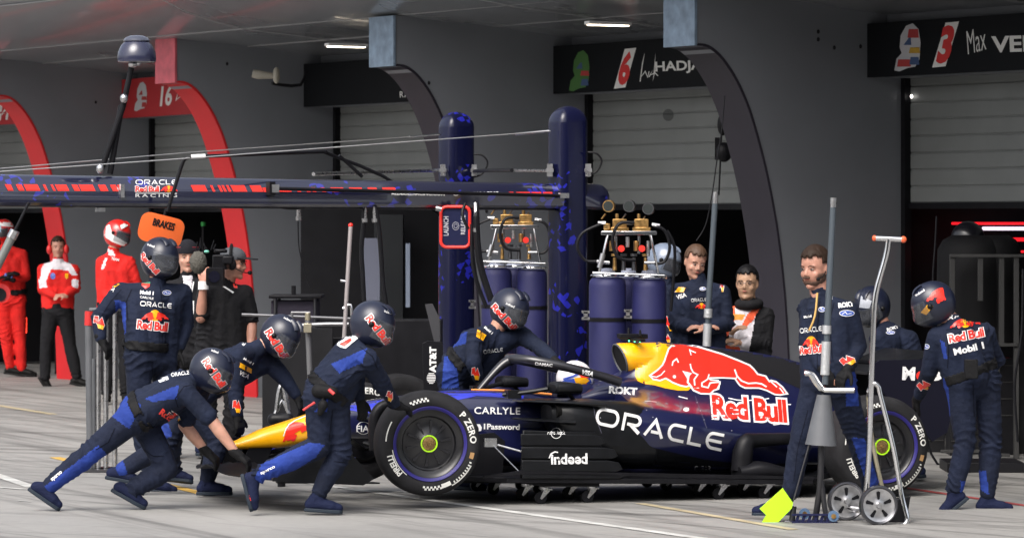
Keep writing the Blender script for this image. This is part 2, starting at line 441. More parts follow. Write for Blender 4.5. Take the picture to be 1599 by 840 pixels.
# interior: floor slab is the ground; side walls, back wall, ceiling
DKI=mat('dark_garage_lining',(.010,.010,.012),.6,vary=.2,vscale=1)
GRI=mat('grey_garage_partition',(.10,.10,.105),.6,vary=.1,vscale=2)
g=G()
a,b=BS[0]-FD*6,BS[-1]+FD*3
mid=(a+b)/2; ln=(b-a).length
g.add(box(mid-FN*7+V((0,0,2)),(ln,.1,4),(FD,FN,V((0,0,1)))))
g.add(box(mid-FN*3.7+V((0,0,4.02)),(ln,6.6,.05),(FD,FN,V((0,0,1)))))
for B in BS: g.add(box(B+FD*.24-FN*3.7+V((0,0,2)),(.2,6.4,3.95),(FD,FN,V((0,0,1)))))
mk('garage_lining',g,DKI,bld,smooth=False)
# canopy ceiling
cp=[(-.45,3.80),(0,3.82),(.5,3.87),(1.1,3.93),(1.9,3.99),(2.5,4.14),(3.2,4.45),(3.9,4.95),(4.4,5.6)]
P=smoothpts([(t,z,0) for t,z in cp],4)
rs=[]
for p in P: rs.append([BS[0]-FD*8+FN*p.x+V((0,0,p.y)),BS[-1]+FD*6+FN*p.x+V((0,0,p.y)),BS[-1]+FD*6+FN*p.x+V((0,0,p.y+.1)),BS[0]-FD*8+FN*p.x+V((0,0,p.y+.1))])
ceil=mk('canopy',rings(rs),CEIL,bld)
JNT=mat('pale_joint',(.3,.3,.31),.5)
# long joints between the ceiling panels
def czat(t):
    for k in range(len(P)-1):
        if P[k].x<=t<=P[k+1].x: return P[k].y+(P[k+1].y-P[k].y)*(t-P[k].x)/(P[k+1].x-P[k].x)
    return P[-1].y
g=G()
for t in (.95,2.0,3.1): g.add(box((BS[0]+BS[-1])/2+FN*t+V((0,0,czat(t)-.003)),((BS[-1]-BS[0]).length+12,.018,.012),(FD,FN,V((0,0,1)))))
for B in BS:
    for off in (2.2,):
        pts=[B-FD*off+FN*t+V((0,0,czat(t)-.004)) for t in (-.2,.6,1.4,2.2,3,3.8)]
        g.add(tube(pts,.006,6,2))
mk('panel_joint',g,JNT,ceil)
LGT=mat('ceiling_light_glow',(1,.86,.66),.5,emit=5)
for (x,y) in ((541,71),(950,37)):
    zz=3.93
    for _ in range(30):
        Y=(zz-CH)*FPX/(HY-y); c=W(x,y,Y); zz=czat((c-BS[0]).dot(FN))-.02
    fr=mk('ceiling_light',G().add(box(c,(.09,.46,.03),(FD,FN,V((0,0,1))))),WHT,bld)
    mk('diffuser',G().add(box(c-V((0,0,.018)),(.065,.42,.012),(FD,FN,V((0,0,1))))),LGT,fr)
# wall details: bolt holes and a small lamp
for (x,y) in ((1278,50),(1278,62),(1303,75),(1344,73),(760,330),(700,240),(670,130),(930,60),(150,160),(340,330),(355,100)):
    for fn_ in fins:
        h=bvh(fn_).ray_cast(V((0,0,CH)),(W(x,y,30)-V((0,0,CH))).normalized())
        if h[0] is not None: mk('bolt_hole',G().add(ell(h[0],.016,.012,.02,8,6)),BLK,fn_); break
mk('indicator_lamp',G().add(ell(W(1424,151,36.2),.012,.012,.018,8,6)),mat('white_lamp',(1,.95,.9),.5,emit=3),bld)
# banner lettering
LW=mat('banner_white',(.72,.72,.70),.6)
LR=mat('banner_red',(.62,.03,.03),.6)
def pxtext(name,s,p0,p1,h,tg,m,par,bold=.02,shear=0,off=.003,step=6,space=1,cutit=True):
    return decal(name,fit2d(text2d(s,bold,space),p0,p1,h,shear),tg,m,par,off,step,cutit=cutit)
bM,bH,bR_,bF,bF2=banners[0],banners[1],banners[2],banners[3],banners[4]
# bay between fin1 and fin0 is index 0; its banner starts at BS[1]
pxtext('lettering','VERS',(1549,83),(1640,80),26,[bM],LW,bM,.03)
pxtext('lettering','Max',(1512,86),(1541,78),36,[bM],LW,bM,-.005,shear=.2)
pxtext('lettering','HADJAR',(1024,117),(1112,113),20,[bH],LW,bH,.025)
decal('signature',join2d(stroke2d([(1000,128),(1004,98),(1007,84),(1001,121),(1008,112),(1012,121),(1014,112)],1.6),stroke2d([(1014,121),(1019,111),(1015,118),(1022,115),(1024,84),(1020,126),(1023,112),(1027,106),(1022,113),(1028,119)],1.6)),[bH],LW,bH,.003)
def number(px,py,w,h,par,digit,skew):
    out=[(px+skew,py),(px+w,py-2),(px+w-skew,py+h-2),(px,py+h)]
    decal('number_panel',poly2d(out),[par],LW,par,.003)
    decal('number_digit',fit2d(text2d(digit,.05),(px+w*.12,py+h*.92),(px+w*.62,py+h*.9),h*.84,shear=skew/h*.9),[par],LR,par,.006)
number(1456,36,42,70,bM,'3',21)
number(959,77,35,62,bH,'6',17)
pxtext('lettering','16',(250,167),(268,165),32,[bF],LW,bF,.03,shear=.2)
pxtext('lettering','44',(-8,189),(14,187),27,[bF2],LW,bF2,.03,shear=.2)
decal('signature',stroke2d([(275,158),(279,142),(276,156),(284,150),(287,155),(291,148),(289,157),(298,150)],1.2),[bF],LW,bF)
pxtext('lettering','RACING',(625,153),(670,151),10,[bR_],LW,bR_,.01,space=1.25)
decal('emblem',poly2d([(627,124),(660,121),(660,137),(627,138)]),[bR_],LR,bR_)
# painted helmet pictures on the banners
def helmet_pic(x,y,w,h,par,cols):
    out=[(.2,1.0),(.0,.98),(.08,.74),(.28,.62),(.2,.5),(.24,.25),(.45,.05),(.7,.0),(.92,.12),(1,.4),(.96,.75),(.8,.9),(.5,.93)]
    decal('helmet_picture',poly2d([(x+w*a,y+h*b) for a,b in out]),[par],cols[0],par,.003)
    for k,(a,b,c,d,cc) in enumerate(((.35,.45,.62,.25,cols[1]),(.55,.12,.9,.3,cols[2]),(.6,.5,.95,.62,cols[3]),(.15,.75,.6,.9,cols[2]),(.62,.7,.92,.86,cols[1]))):
        decal('helmet_picture_patch',poly2d([(x+w*a,y+h*b),(x+w*c,y+h*min(b,d)),(x+w*(c+.03),y+h*max(b,d)),(x+w*(a-.05),y+h*max(b,d))]),[par],cc,par,.006+.002*k)
PIW=mat('picture_white',(.5,.5,.52),.6); PIB=mat('picture_blue',(.05,.09,.2),.6); PIR=mat('picture_red',(.4,.04,.04),.6); PIG=mat('picture_green',(.06,.16,.04),.6); PIY=mat('picture_yellow',(.5,.3,.03),.6)
helmet_pic(1397,37,41,75,bM,(PIW,PIB,PIR,PIY))
helmet_pic(889,79,32,64,bH,(PIG,PIB,PIG,PIR))
helmet_pic(210,128,20,46,bF,(PIW,PIR,PIW,PIR))
# red and blue light strips and panels deep in the right hand garage
EMR=mat('red_light_strip',(.9,.012,.02),.5,emit=.8); EMB=mat('blue_light_strip',(.1,.12,1),.5,emit=.5); EMW=mat('white_light_strip',(.9,.8,1),.5,emit=.7); EMO=mat('orange_light',(1,.25,.06),.5,emit=3)
def strip(px0,px1,py,Y,h,m,label,slope=0):
    a=W(px0,py,Y); b=W(px1,py+slope,Y+.3)
    o=mk('light_strip',G().add(tube([a,b],h*.33,8)),m,loc=a); tag(o,label,'light'); return o
strip(1487,1640,349,36.5,.035,EMR,'thin red light strip, topmost in the right garage')
strip(1535,1640,357,36.6,.05,EMW,'pale violet light strip under the thin red one in the right garage')
strip(1537,1640,374,36.2,.05,EMR,'bright thick red light strip in the right garage')
strip(1484,1522,401,36.0,.07,EMR,'short red light strip behind the dark rack top in the right garage')
strip(1530,1600,393,36.3,.03,EMR,'lowest thin red light strip in the right garage')
strip(1072,1135,372,42.5,.08,EMB,'blue light tube inside the middle garage behind the young crewman')
strip(288,356,346,53,.035,mat('warm_tube',(1,.8,.45),.5,emit=1.4),'warm white tube light high inside the red team garage')
strip(318,331,372,53,.05,EMO,'small orange lamp inside the red team garage')
strip(548,640,573,34,.05,EMR,'long red light bar low behind the front wheel')
strip(648,668,534,34,.05,EMR,'short red light bar beside the dark panel with white writing')
def panelbox(name,x0,x1,y0,y1,Y,dep,m,label,cat,bev=.005,ground=False):
    a=W(x0,y1,Y); b=W(x1,y0,Y)
    if ground: a.z=0
    o=mk(name,G().add(boxab((a.x,Y,a.z),(b.x,Y+dep,b.z))),m,loc=((a.x+b.x)/2,Y,a.z),bevel=bev); return tag(o,label,cat)
panelbox('partition_wall',1427,1481,336,700,38,.08,GRI,'grey partition wall just inside the right garage opening','wall',ground=True)
panelbox('dark_screen_wall',470,700,322,640,43.4,.1,mat('screen_wall',(.007,.007,.009),.4,vary=.2),'black screen wall behind the hoses in the garage left of the gantry','wall',ground=True)
panelbox('vented_cabinet',585,630,335,600,42.6,.4,mat('cabinet_grey',(.022,.024,.027),.5),'dark grey ribbed cabinet in the garage left of the gantry','cabinet',ground=True)
panelbox('pale_curtain_panel',568,594,372,470,42,.05,mat('pale_panel',(.12,.13,.18),.5),'pale slanting panel hanging behind the two hoses','panel')
panelbox('light_edge_panel',634,641,380,480,42.1,.04,mat('pale_panel2',(.2,.24,.32),.5),'slim vertical pale panel edge right of the ribbed cabinet','panel')
panelbox('door_leaf',380,470,330,600,47.6,.05,mat('charcoal_wall',(.02,.022,.026),.5),'charcoal door leaf behind the cameraman','door',ground=True)
panelbox('white_door_edge',1171,1182,380,700,40.0,.03,mat('white_edge',(.6,.6,.6),.5),'narrow white door edge behind the steward','panel',ground=True)
# ---------------------------------------------------------------- the racing car
TH=R(19.5); CC,SS=math.cos(TH),math.sin(TH); CO=V((-.856,28.4955,0))
def C(x,y,z): return V((CO.x+x*CC-y*SS,CO.y+x*SS+y*CC,z+.086-.0253*x))
CX=V((CC,SS,-.0253)).normalized(); CY=V((-SS,CC,0))
def cp(px,py,Yc):
    k=(px-800)/FPX; Y=(Yc-CO.x*SS+CO.y*CC)/(CC-k*SS); X=k*Y
    xc=(X-CO.x)*CC+(Y-CO.y)*SS; return (xc,Yc,CH-(py-HY)*Y/FPX-.086+.0253*xc)
car=thing('racing_car','dark blue open-wheel racing car with yellow nose and red bull, on wheeled skates','racing car',C(1.7,0,-.04))
def interp(tab,k=5):
    """tab rows: (x, [values]) -> smooth rows"""
    rows=[[r[0]]+list(r[1]) for r in tab]; out=[]
    for i in range(len(rows)-1):
        p0=rows[max(i-1,0)];p1=rows[i];p2=rows[i+1];p3=rows[min(i+2,len(rows)-1)]
        for j in range(k):
            t=j/k; r=[]
            for a,b,c,d in zip(p0,p1,p2,p3): r.append(.5*((2*b)+(c-a)*t+(2*a-5*b+4*c-d)*t*t+(b*3-a-3*c+d)*t**3))
            r[0]=p1[0]+(p2[0]-p1[0])*t; out.append(r)
    out.append(rows[-1]); return out
def superloft(tab,n=28,k=5):
    """rows (x,[w,ztop,zbot,ex,yc])"""
    rr=[]
    for x,w,zt,zb,ex,yc in interp(tab,k):
        r=[]
        for j in range(n):
            a=2*math.pi*j/n; ca,sa=math.cos(a),math.sin(a)
            r.append(C(x,yc+w*abs(ca)**(2/ex)*(1 if ca>0 else -1),(zt+zb)/2+(zt-zb)/2*abs(sa)**(2/ex)*(1 if sa>0 else -1)))
        rr.append(r)
    return rings(rr)
# nose and tub
nose=mk('nose',superloft([(-1.20,(.035,.300,.276,2.2,0)),(-1.16,(.06,.318,.270,2.4,0)),(-1.08,(.085,.352,.268,2.6,0)),(-.95,(.105,.408,.272,2.8,0)),(-.80,(.12,.455,.282,3,0)),(-.64,(.135,.505,.315,3.2,0)),(-.5,(.15,.548,.345,3.3,0))]),YEL,car)
tub=mk('monocoque',superloft([(-.50,(.149,.547,.346,3.3,0)),(-.38,(.165,.580,.35,3.3,0)),(-.05,(.20,.634,.34,3.4,0)),(.33,(.235,.680,.27,3.6,0)),(.64,(.265,.705,.20,3.8,0)),(.9,(.30,.695,.17,4,0)),(1.15,(.33,.665,.16,4,0)),(1.5,(.34,.655,.16,4,0)),(1.8,(.30,.70,.16,4,0))],32),NAVY,car)
mk('cockpit_opening',G().add(lathe([(0,0),(.20,0)],(0,0,0),(0,0,1))) if False else ([C(1.25+.42*math.cos(2*math.pi*i/28),.2*math.sin(2*math.pi*i/28),.703 if False else .712-.02) for i in range(28)],[tuple(range(28))]),BLK,tub)
# bodywork loft, half sections
def halfloft(tab,k=5,m=3):
    rr=[]
    for row in interp([(x,[q for p in pts for q in p]) for x,pts in tab],k):
        x=row[0]; pts=[(row[1+2*i],row[2+2*i],0) for i in range((len(row)-1)//2)]
        S=smoothpts(pts,m)
        near=[C(x,-max(p.x,0),p.y) for p in S]; far=[C(x,max(p.x,0),p.y) for p in S][::-1]
        rr.append(near+far[1:-1] if False else near+far)
    return rings(rr)
body=mk('engine_cover',halfloft([
 (1.60,[(0,.80),(.10,.79),(.16,.77),(.24,.72),(.46,.665),(.66,.595),(.72,.48),(.66,.30),(.5,.17),(0,.17)]),
 (1.78,[(0,.86),(.10,.85),(.15,.79),(.22,.72),(.45,.65),(.66,.58),(.72,.465),(.65,.28),(.48,.17),(0,.17)]),
 (1.98,[(0,1.045),(.10,1.03),(.145,.92),(.19,.76),(.42,.63),(.64,.56),(.70,.45),(.62,.27),(.45,.165),(0,.165)]),
 (2.15,[(0,1.052),(.07,1.03),(.135,.91),(.19,.75),(.40,.62),(.60,.545),(.67,.43),(.58,.25),(.42,.16),(0,.16)]),
 (2.40,[(0,1.036),(.045,1.01),(.115,.88),(.18,.72),(.34,.60),(.53,.51),(.60,.40),(.52,.24),(.4,.155),(0,.155)]),
 (2.83,[(0,.99),(.025,.95),(.08,.82),(.14,.68),(.26,.56),(.40,.46),(.45,.36),(.4,.22),(.3,.15),(0,.15)]),
 (3.20,[(0,.915),(.015,.86),(.06,.72),(.11,.60),(.18,.50),(.26,.42),(.29,.34),(.26,.22),(.2,.15),(0,.15)]),
 (3.60,[(0,.80),(.012,.74),(.045,.60),(.08,.50),(.12,.42),(.15,.36),(.16,.3),(.14,.22),(.1,.15),(0,.15)])],6,3),NAVY,car)
# airbox
rr=[]
for x,dz,k in ((1.735,.0,.86),(1.74,0,.94),(1.755,0,1.0),(1.80,0,1.03),(1.9,0,1.04),(2.02,.0,1.03)):
    cz=.935+(x-1.735)*.02; r=[]
    for j in range(32):
        a=2*math.pi*j/32; sh=-.10*(math.sin(a)) if False else 0
        r.append(C(x+(-.035*math.sin(a) if x<1.8 else 0),.128*k*math.cos(a),cz+.113*k*math.sin(a)))
    rr.append(r)
airbox=mk('airbox',rings(rr,cap=False),YEL,car)
rr=[]
for x,k in ((1.737,.9),(1.8,.82),(1.92,.7)):
    rr.append([C(x+(-.035*math.sin(2*math.pi*j/32) if x<1.75 else 0),.128*k*math.cos(2*math.pi*j/32),.935+.113*k*math.sin(2*math.pi*j/32)) for j in range(32)])
mk('intake',rings(rr[::-1]),BLK,airbox)
g=G(); rr=[]
for a in range(33):
    t=2*math.pi*a/32; rr.append(C(1.733-.035*math.sin(t),.126*.93*math.cos(t),.935+.111*.93*math.sin(t)))
mk('intake_rim',G().add(tube(rr,.007,6,1)),GREYP,airbox)
# onboard camera / antenna on the airbox
mk('roll_hoop_camera',G().add(box(C(1.83,0,1.10),(.22,.06,.035),(CX,CY,V((0,0,1))))).add(box(C(1.83,0,1.075),(.05,.4,.02),(CX,CY,V((0,0,1))))).add(cyl(C(1.80,0,1.1),C(1.80,0,1.16),.012,.006)).add(cyl(C(1.87,-.05,1.1),C(1.87,-.05,1.15),.012,.006)),BLK,car,bevel=.008)
EMG=mat('status_light',(.1,1,.45),.5,emit=2)
mk('status_lights',G().add(ell(C(1.78,-.06,1.066),.006,.006,.006,8,6)).add(ell(C(1.82,-.07,1.064),.006,.006,.006,8,6)).add(ell(C(1.86,-.07,1.064),.006,.006,.006,8,6)),EMG,car)
# sidepods: front box with inlet and thin lower lip
pods=[]
for s in (-1,1):
    pod=mk('sidepod',superloft([(.98,(.12,.62,.50,3,s*.52)),(1.02,(.16,.645,.43,3.2,s*.53)),(1.12,(.20,.655,.33,3.4,s*.53)),(1.3,(.22,.655,.24,3.4,s*.51)),(1.6,(.23,.65,.19,3.2,s*.485)),(1.75,(.22,.62,.19,3,s*.46))]),CARB,car); pods.append(pod)
    mk('inlet_lip',G().add(superloft([(.755,(.10,.520,.512,2.4,s*.5)),(.80,(.18,.524,.508,2.6,s*.52)),(1.0,(.21,.52,.495,2.6,s*.53)),(1.12,(.21,.54,.47,2.6,s*.53))])),CARB,pod)
    mk('inlet_roof',G().add(superloft([(.80,(.12,.648,.636,2.4,s*.42)),(.88,(.2,.655,.632,2.6,s*.45)),(1.05,(.25,.660,.625,2.8,s*.48)),(1.35,(.27,.662,.60,3,s*.47))])),CARB,pod)
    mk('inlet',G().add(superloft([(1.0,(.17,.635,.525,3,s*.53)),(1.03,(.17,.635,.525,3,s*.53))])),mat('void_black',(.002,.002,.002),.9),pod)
# floor
fl=[(.30,-.30),(.42,-.62),(.60,-.78),(1.5,-.80),(2.9,-.80),(3.02,-.62),(3.02,.62),(2.9,.80),(1.5,.80),(.60,.78),(.42,.62),(.30,.30)]
floor=mk('floor',G().add(prism(fl,C(0,0,.085),CX,CY,V((0,0,.035)))),BLK,car,bevel=.004)
mk('plank',G().add(prism([(.1,-.15),(3.2,-.15),(3.2,.15),(.1,.15)],C(0,0,.045),CX,CY,V((0,0,.04)))),BLK,floor)
# undercut body above the floor and louvred side panels
for s in (-1,1):
    g=G()
    for k,(z0,z1,x1,bul) in enumerate(((.425,.345,1.33,.0),(.335,.255,1.42,.012),(.245,.165,1.45,.024),(.155,.118,1.47,.03))):
        y=s*(.775+bul)
        sec=[(.70,z1),(x1-.05,z1),(x1,z1+.02),(x1-.03,z0-.012),(x1-.10,z0),(.70,z0)]
        g.add(prism([(a,b) for a,b in sec],C(0,y,0),CX,V((0,0,1)),CY*(.014 if s<0 else -.014)))
    g.add(prism([(.70,.12),(1.4,.12),(1.26,.44),(.72,.45)],C(0,s*.765,0),CX,V((0,0,1)),CY*(.02 if s<0 else -.02)))
    bp_=mk('side_fence',g,CARB,floor,bevel=.005)
    mk('floor_edge_wing',G().add(prism([(0.42,.0),(.70,.03),(2.9,.0),(2.9,.022),(.7,.055),(.42,.015)],C(0,s*.805,.118),CX,V((0,0,1)),CY*(-s*.03))),BLK,floor)
for s in (-1,1):
    mk('turning_vane',G().add(prism([(.30,.13),(.66,.13),(.68,.36),(.60,.42),(.40,.40),(.30,.30)],C(0,s*.50,0),CX,V((0,0,1)),CY*.012)),BLK,floor)
g=G().add(box(C(.50,-.70,.36),(.09,.02,.06),(CX,CY,V((0,0,1))))).add(tube([C(.52,-.71,.34),C(.68,-.77,.17)],.005,6)).add(tube([C(.55,-.71,.345),C(.72,-.76,.30)],.007,6))
mk('sensor_bracket',g,SILV,car)
# rear brake-duct style winglets and black box ahead of the rear wheel
g=G().add(superloft([(2.38,(.10,.20,.115,3,-.62)),(2.55,(.13,.24,.115,3,-.62)),(2.75,(.13,.20,.115,3,-.62))]))
g.add(tube([C(2.43,-.60,.17),C(2.44,-.60,.30),C(2.47,-.60,.37),C(2.56,-.58,.385),C(2.9,-.52,.40),C(3.3,-.45,.43)],[.075,.075,.065,.05,.04,.04],14,4))
mk('exhaust_blower',g,BLK,car)
# ---- wheels
def wheel(cx,cyo,cz,side,wid,steer,label):
    """cyo: lateral position of the outer face; side -1 near, +1 far"""
    st=R(steer); ax=(CY*side).copy(); ax=Matrix.Rotation(-st,3,'Z')@ax; c=C(cx,cyo,cz)
    c=C(cx,cyo-side*wid/2,cz)+ax*wid/2
    wd=thing_part('wheel',c)
    prof=[(.235,-.02),(.262,-.004),(.285,0),(.312,-.004),(.336,-.016),(.352,-.036),(.360,-.07),(.3615,-wid/2),(.360,-wid+.07),(.352,-wid+.036),(.336,-wid+.016),(.30,-wid+.002),(.262,-wid+.004),(.235,-wid+.02)]
    ty=mk('tyre',lathe(prof,c,ax,72,closed=True),RUB,wd)
    rim=G().add(lathe([(.236,-.018),(.238,-.030),(.228,-.040),(.205,-.048),(.190,-.052),(.180,-.075),(.172,-.078),(.06,-.060),(.05,-.052),(.001,-.052)],c,ax,64,))
    rim.add(lathe([(.236,-.02),(.236,-wid+.02),(.2,-wid+.03),(.05,-wid+.05),(.001,-wid+.05)],c,ax,48))
    rm=mk('rim',rim,mat('rim_black',(.008,.008,.010),.3,coat=.12),wd)
    d,s_,u=frame(ax); u=V((0,0,1)); s_=u.cross(ax).normalized()
    g=G()
    for k in range(10):
        a=2*math.pi*k/10+.2; e=s_*math.cos(a)+u*math.sin(a); t=e.cross(ax)
        p=c+ax*-.063
        g.add(prism([(.075,-.004),(.155,-.011),(.160,0),(.155,.011),(.075,.004)],p,e,t,ax*.004))
    mk('spokes',g,mat('spoke_grey',(.045,.045,.05),.2,metal=.8),rm)
    g=G().add(lathe([(.235,-.012),(.249,-.0025),(.255,-.001),(.258,-.0005),(.256,.0015),(.249,.0),(.238,-.010)],c,ax,72,closed=True))
    mk('blue_ring',g,mat('ring_blue',(.015,.01,.15),.5),rm)
    g=G().add(lathe([(.049,-.046),(.059,-.046),(.059,-.052),(.049,-.052)],c,ax,40,closed=True))
    hub=mk('hub_ring',g,LIME,rm)
    mk('wheel_nut',G().add(lathe([(.001,-.044),(.030,-.046),(.046,-.050),(.046,-.056),(.001,-.056)],c,ax,24)).add(cyl(c+ax*-.046,c+ax*-.03,.014,.012,6)),mat('nut',(.25,.16,.06),.4,metal=.7,vary=.5,vscale=90),rm)
    # sidewall lettering: map (arc length, height) onto the sidewall
    def side_art(vf,ang,r0,h,rev=False,off=.0025):
        v,f=vf; xs=[a for a,_ in v]; ys=[b for _,b in v]; k=h/(max(ys)-min(ys)); mid=(min(xs)+max(xs))/2; out=[]
        for x,y in v:
            rr=r0+(y-min(ys))*k; th=ang-(x-mid)*k/(r0+h/2)
            if rev: rr=r0+h-(y-min(ys))*k; th=ang+(x-mid)*k/(r0+h/2)
            hh=0
            for (ra,ha),(rb,hb) in zip(prof[:7],prof[1:7]):
                if ra<=rr<=rb: hh=ha+(hb-ha)*(rr-ra)/(rb-ra)
            out.append(c+ax*(hh+off)+(s_*math.cos(th)+u*math.sin(th))*rr)
        return out,f
    TW=mat('tyre_white',(.72,.72,.68),.7)
    g=G()
    for a in (R(22),):
        g.add(side_art(cut(text2d('P ZERO',.03,1.12),.25),a,.276,.048))
    g.add(side_art(cut(text2d('PIRELLI',.03,.95),.25),R(210),.272,.040,rev=False))
    # underline, chequers and arcs
    def arcband(a0,a1,r0,r1,n=14):
        v=[];f=[]
        for i in range(n+1):
            th=R(a0+(a1-a0)*i/n)
            for rr in (r0,r1):
                hh=0
                for (ra,ha),(rb,hb) in zip(prof[:7],prof[1:7]):
                    if ra<=rr<=rb: hh=ha+(hb-ha)*(rr-ra)/(rb-ra)
                v.append(c+ax*(hh+.0025)+(s_*math.cos(th)+u*math.sin(th))*rr)
            if i: f.append((2*i-2,2*i-1,2*i+1,2*i))
        return v,f
    g.add(arcband(188,232,.263,.268)); g.add(arcband(150,176,.305,.313)); g.add(arcband(-62,-28,.318,.327)); g.add(arcband(-75,-62,.285,.315))
    for k in range(9): g.add(arcband(-58+k*4,-56.2+k*4,.300,.316,2)); 
    for base_a in (92,-100):
        for k in range(5):
            for q in range(2):
                a0=base_a+k*5+(2.5 if q else 0); g.add(arcband(a0,a0+2.7,.290+q*.014,.304+q*.014,2))
    mk('sidewall_lettering',g,TW,ty,smooth=False)
    c,ax=c-ax*wid,-ax; s_=u.cross(ax).normalized()
    g=G().add(side_art(cut(text2d('P ZERO',.03,1.12),.25),R(88 if side>0 else 20),.276,.048)).add(side_art(cut(text2d('PIRELLI',.03,.95),.25),R(250),.272,.040))
    mk('inner_lettering',g,TW,ty,smooth=False)
    c,ax=c-ax*wid,-ax; s_=u.cross(ax).normalized()
    mk('sidewall_tag',G().add(arcband(-20,-12,.285,.315,4)),mat('tan_tag',(.42,.24,.1),.7),ty)
    return ty
def thing_part(name,c):
    o=bpy.data.objects.new(name,None); COL.objects.link(o); o.parent=car; o.empty_display_size=.05
    BASE[o.name]=BASE[car.name]; return o
tyF=wheel(0,-.95,.36,-1,.285,8,'')
tyFf=wheel(0,.95,.36,1,.285,-8+16-16,'')
tyR=wheel(3.4,-.93,.36,-1,.375,0,'')
tyRf=wheel(3.4,.93,.36,1,.375,0,'')
# far front tyre shows its inner sidewall
# ---- suspension
def arm(a,b,r=.013,f=2.2): return tube([C(*a),C(*b)],r,8,1,flat=(f,1))
for s in (-1,1):
    g=G().add(arm((-.28,s*.17,.50),(0.0,s*.66,.50))).add(arm((.30,s*.22,.52),(0.02,s*.66,.50))).add(arm((-.25,s*.2,.33),(0,s*.68,.24))).add(arm((.30,s*.24,.33),(0.03,s*.68,.24))).add(arm((-.05,s*.19,.36),(0,s*.62,.46),.012)).add(arm((-.13,s*.18,.47),(-.12,s*.66,.36),.011))
    mk('front_suspension',g,CARB,car)
    g=G().add(arm((3.05,s*.2,.42),(3.4,s*.62,.50))).add(arm((3.65,s*.14,.42),(3.42,s*.62,.50))).add(arm((3.0,s*.24,.2),(3.38,s*.6,.22))).add(arm((3.6,s*.15,.2),(3.42,s*.6,.22))).add(arm((3.45,s*.1,.33),(3.4,s*.65,.36),.03,1))
    mk('rear_suspension',g,CARB,car)
    g=G().add(lathe([(.19,-.0),(.21,-.02),(.21,-.10),(.19,-.12),(.05,-.12)],C(0,s*.66,.36),CY*-s,28,))
    g.add(tube([C(-.30,s*.60,.30),C(-.31,s*.60,.45),C(-.30,s*.61,.55),C(-.24,s*.62,.61),C(-.10,s*.63,.62)],[.045,.045,.042,.036,.04],12,4)) if s<0 else None
    mk('brake_duct',g,BLK,car)
# ---- front wing
for k,(x0,x1,z0,z1,yin,m) in enumerate(((-1.34,-1.02,.105,.135,0,BLK),(-1.08,-.86,.15,.20,.10,BLK),(-.90,-.70,.215,.275,.14,BLK),(-.76,-.60,.28,.325,.18,BLUE))):
    for s in (-1,1):
        rr=[]
        for j in range(13):
            t=j/12; y=s*(yin+(.93-yin)*t); sw=.16*t*t if k==0 else .10*t*t; up=(.05*math.exp(-((t-.0)/.25)**2) if k==0 else -.06*t-.02*math.sin(t*3))
            a=C(x0+sw*1.2,y,z0+up); b=C(x1+sw*.5,y,z1+up); m_=(a+b)/2-V((0,0,.012)); th=V((0,0,.010))
            rr.append([a,m_,b,b+th*.3,m_+th,a+th*.6])
        mk('wing_element',rings(rr),m,car)
for s in (-1,1):
    mk('wing_endplate',G().add(prism([(-1.14,.10),(-.50,.075),(-.42,.12),(-.50,.20),(-.62,.33),(-.95,.30),(-1.12,.18)],C(0,s*.945,0),CX,V((0,0,1)),CY*-s*.012)).add(prism([(-1.1,-.02),(-.40,-.05),(-.38,.04),(-1.1,.02)],C(0,s*.9,.085),CX,CY*s,V((0,0,.01)))),CARB,car)
    mk('wing_pylon',G().add(prism([(-1.12,.14),(-.95,.14),(-.88,.30),(-1.05,.30)],C(0,s*.07,0),CX,V((0,0,1)),CY*.008)),BLK,car)
# ---- halo
hp=[(.66,0,.70),(.76,0,.81),(.84,0,.885),(.90,0,.915)]
halo=mk('halo',G().add(tube([C(*p) for p in hp],[.02,.026,.032,.04],14,4,flat=(1.2,1)))
  .add(tube([C(1.62,-.30,.775),C(1.46,-.29,.822),C(1.22,-.27,.878),C(1.02,-.20,.915),C(.92,-.09,.925),C(.90,0,.925),C(.92,.09,.925),C(1.02,.20,.915),C(1.22,.27,.878),C(1.46,.29,.822),C(1.62,.30,.775)],[.036,.032,.033,.035,.036,.036,.036,.035,.033,.032,.036],14,5)),mat('halo_black',(.014,.014,.018),.28,coat=.4),car)
mk('head_restraint',superloft([(1.36,(.22,.70,.60,3,0)),(1.5,(.24,.755,.60,3,0)),(1.66,(.24,.80,.60,3,0)),(1.85,(.2,.82,.6,3,0))]),NAVY,car)
# mirrors
for s in (-1,1):
    g=G().add(superloft([(1.005,(.09,.765,.715,3,s*.56)),(1.02,(.11,.782,.70,3,s*.56)),(1.10,(.115,.785,.70,3,s*.56)),(1.20,(.10,.775,.705,3,s*.56))]))
    mk('mirror',g,CARB,car)
    mk('mirror_stay',G().add(tube([C(1.12,s*.56,.71),C(1.19,s*.55,.64)],.012,8,1,flat=(1.6,1))).add(tube([C(1.0,s*.5,.73),C(.85,s*.42,.70),C(.72,s*.34,.68)],.016,8,3,flat=(1.6,1))).add(box(C(.78,s*.38,.685),(.1,.08,.06),(CX,CY,V((0,0,1))))),CARB,car)
# aero strip along cockpit side
mk('cockpit_trim',G().add(tube([C(.52,-.235,.708),C(.8,-.275,.706),C(1.1,-.30,.685)],.008,6,3)),mat('trim_orange',(.75,.25,.05),.4),car)
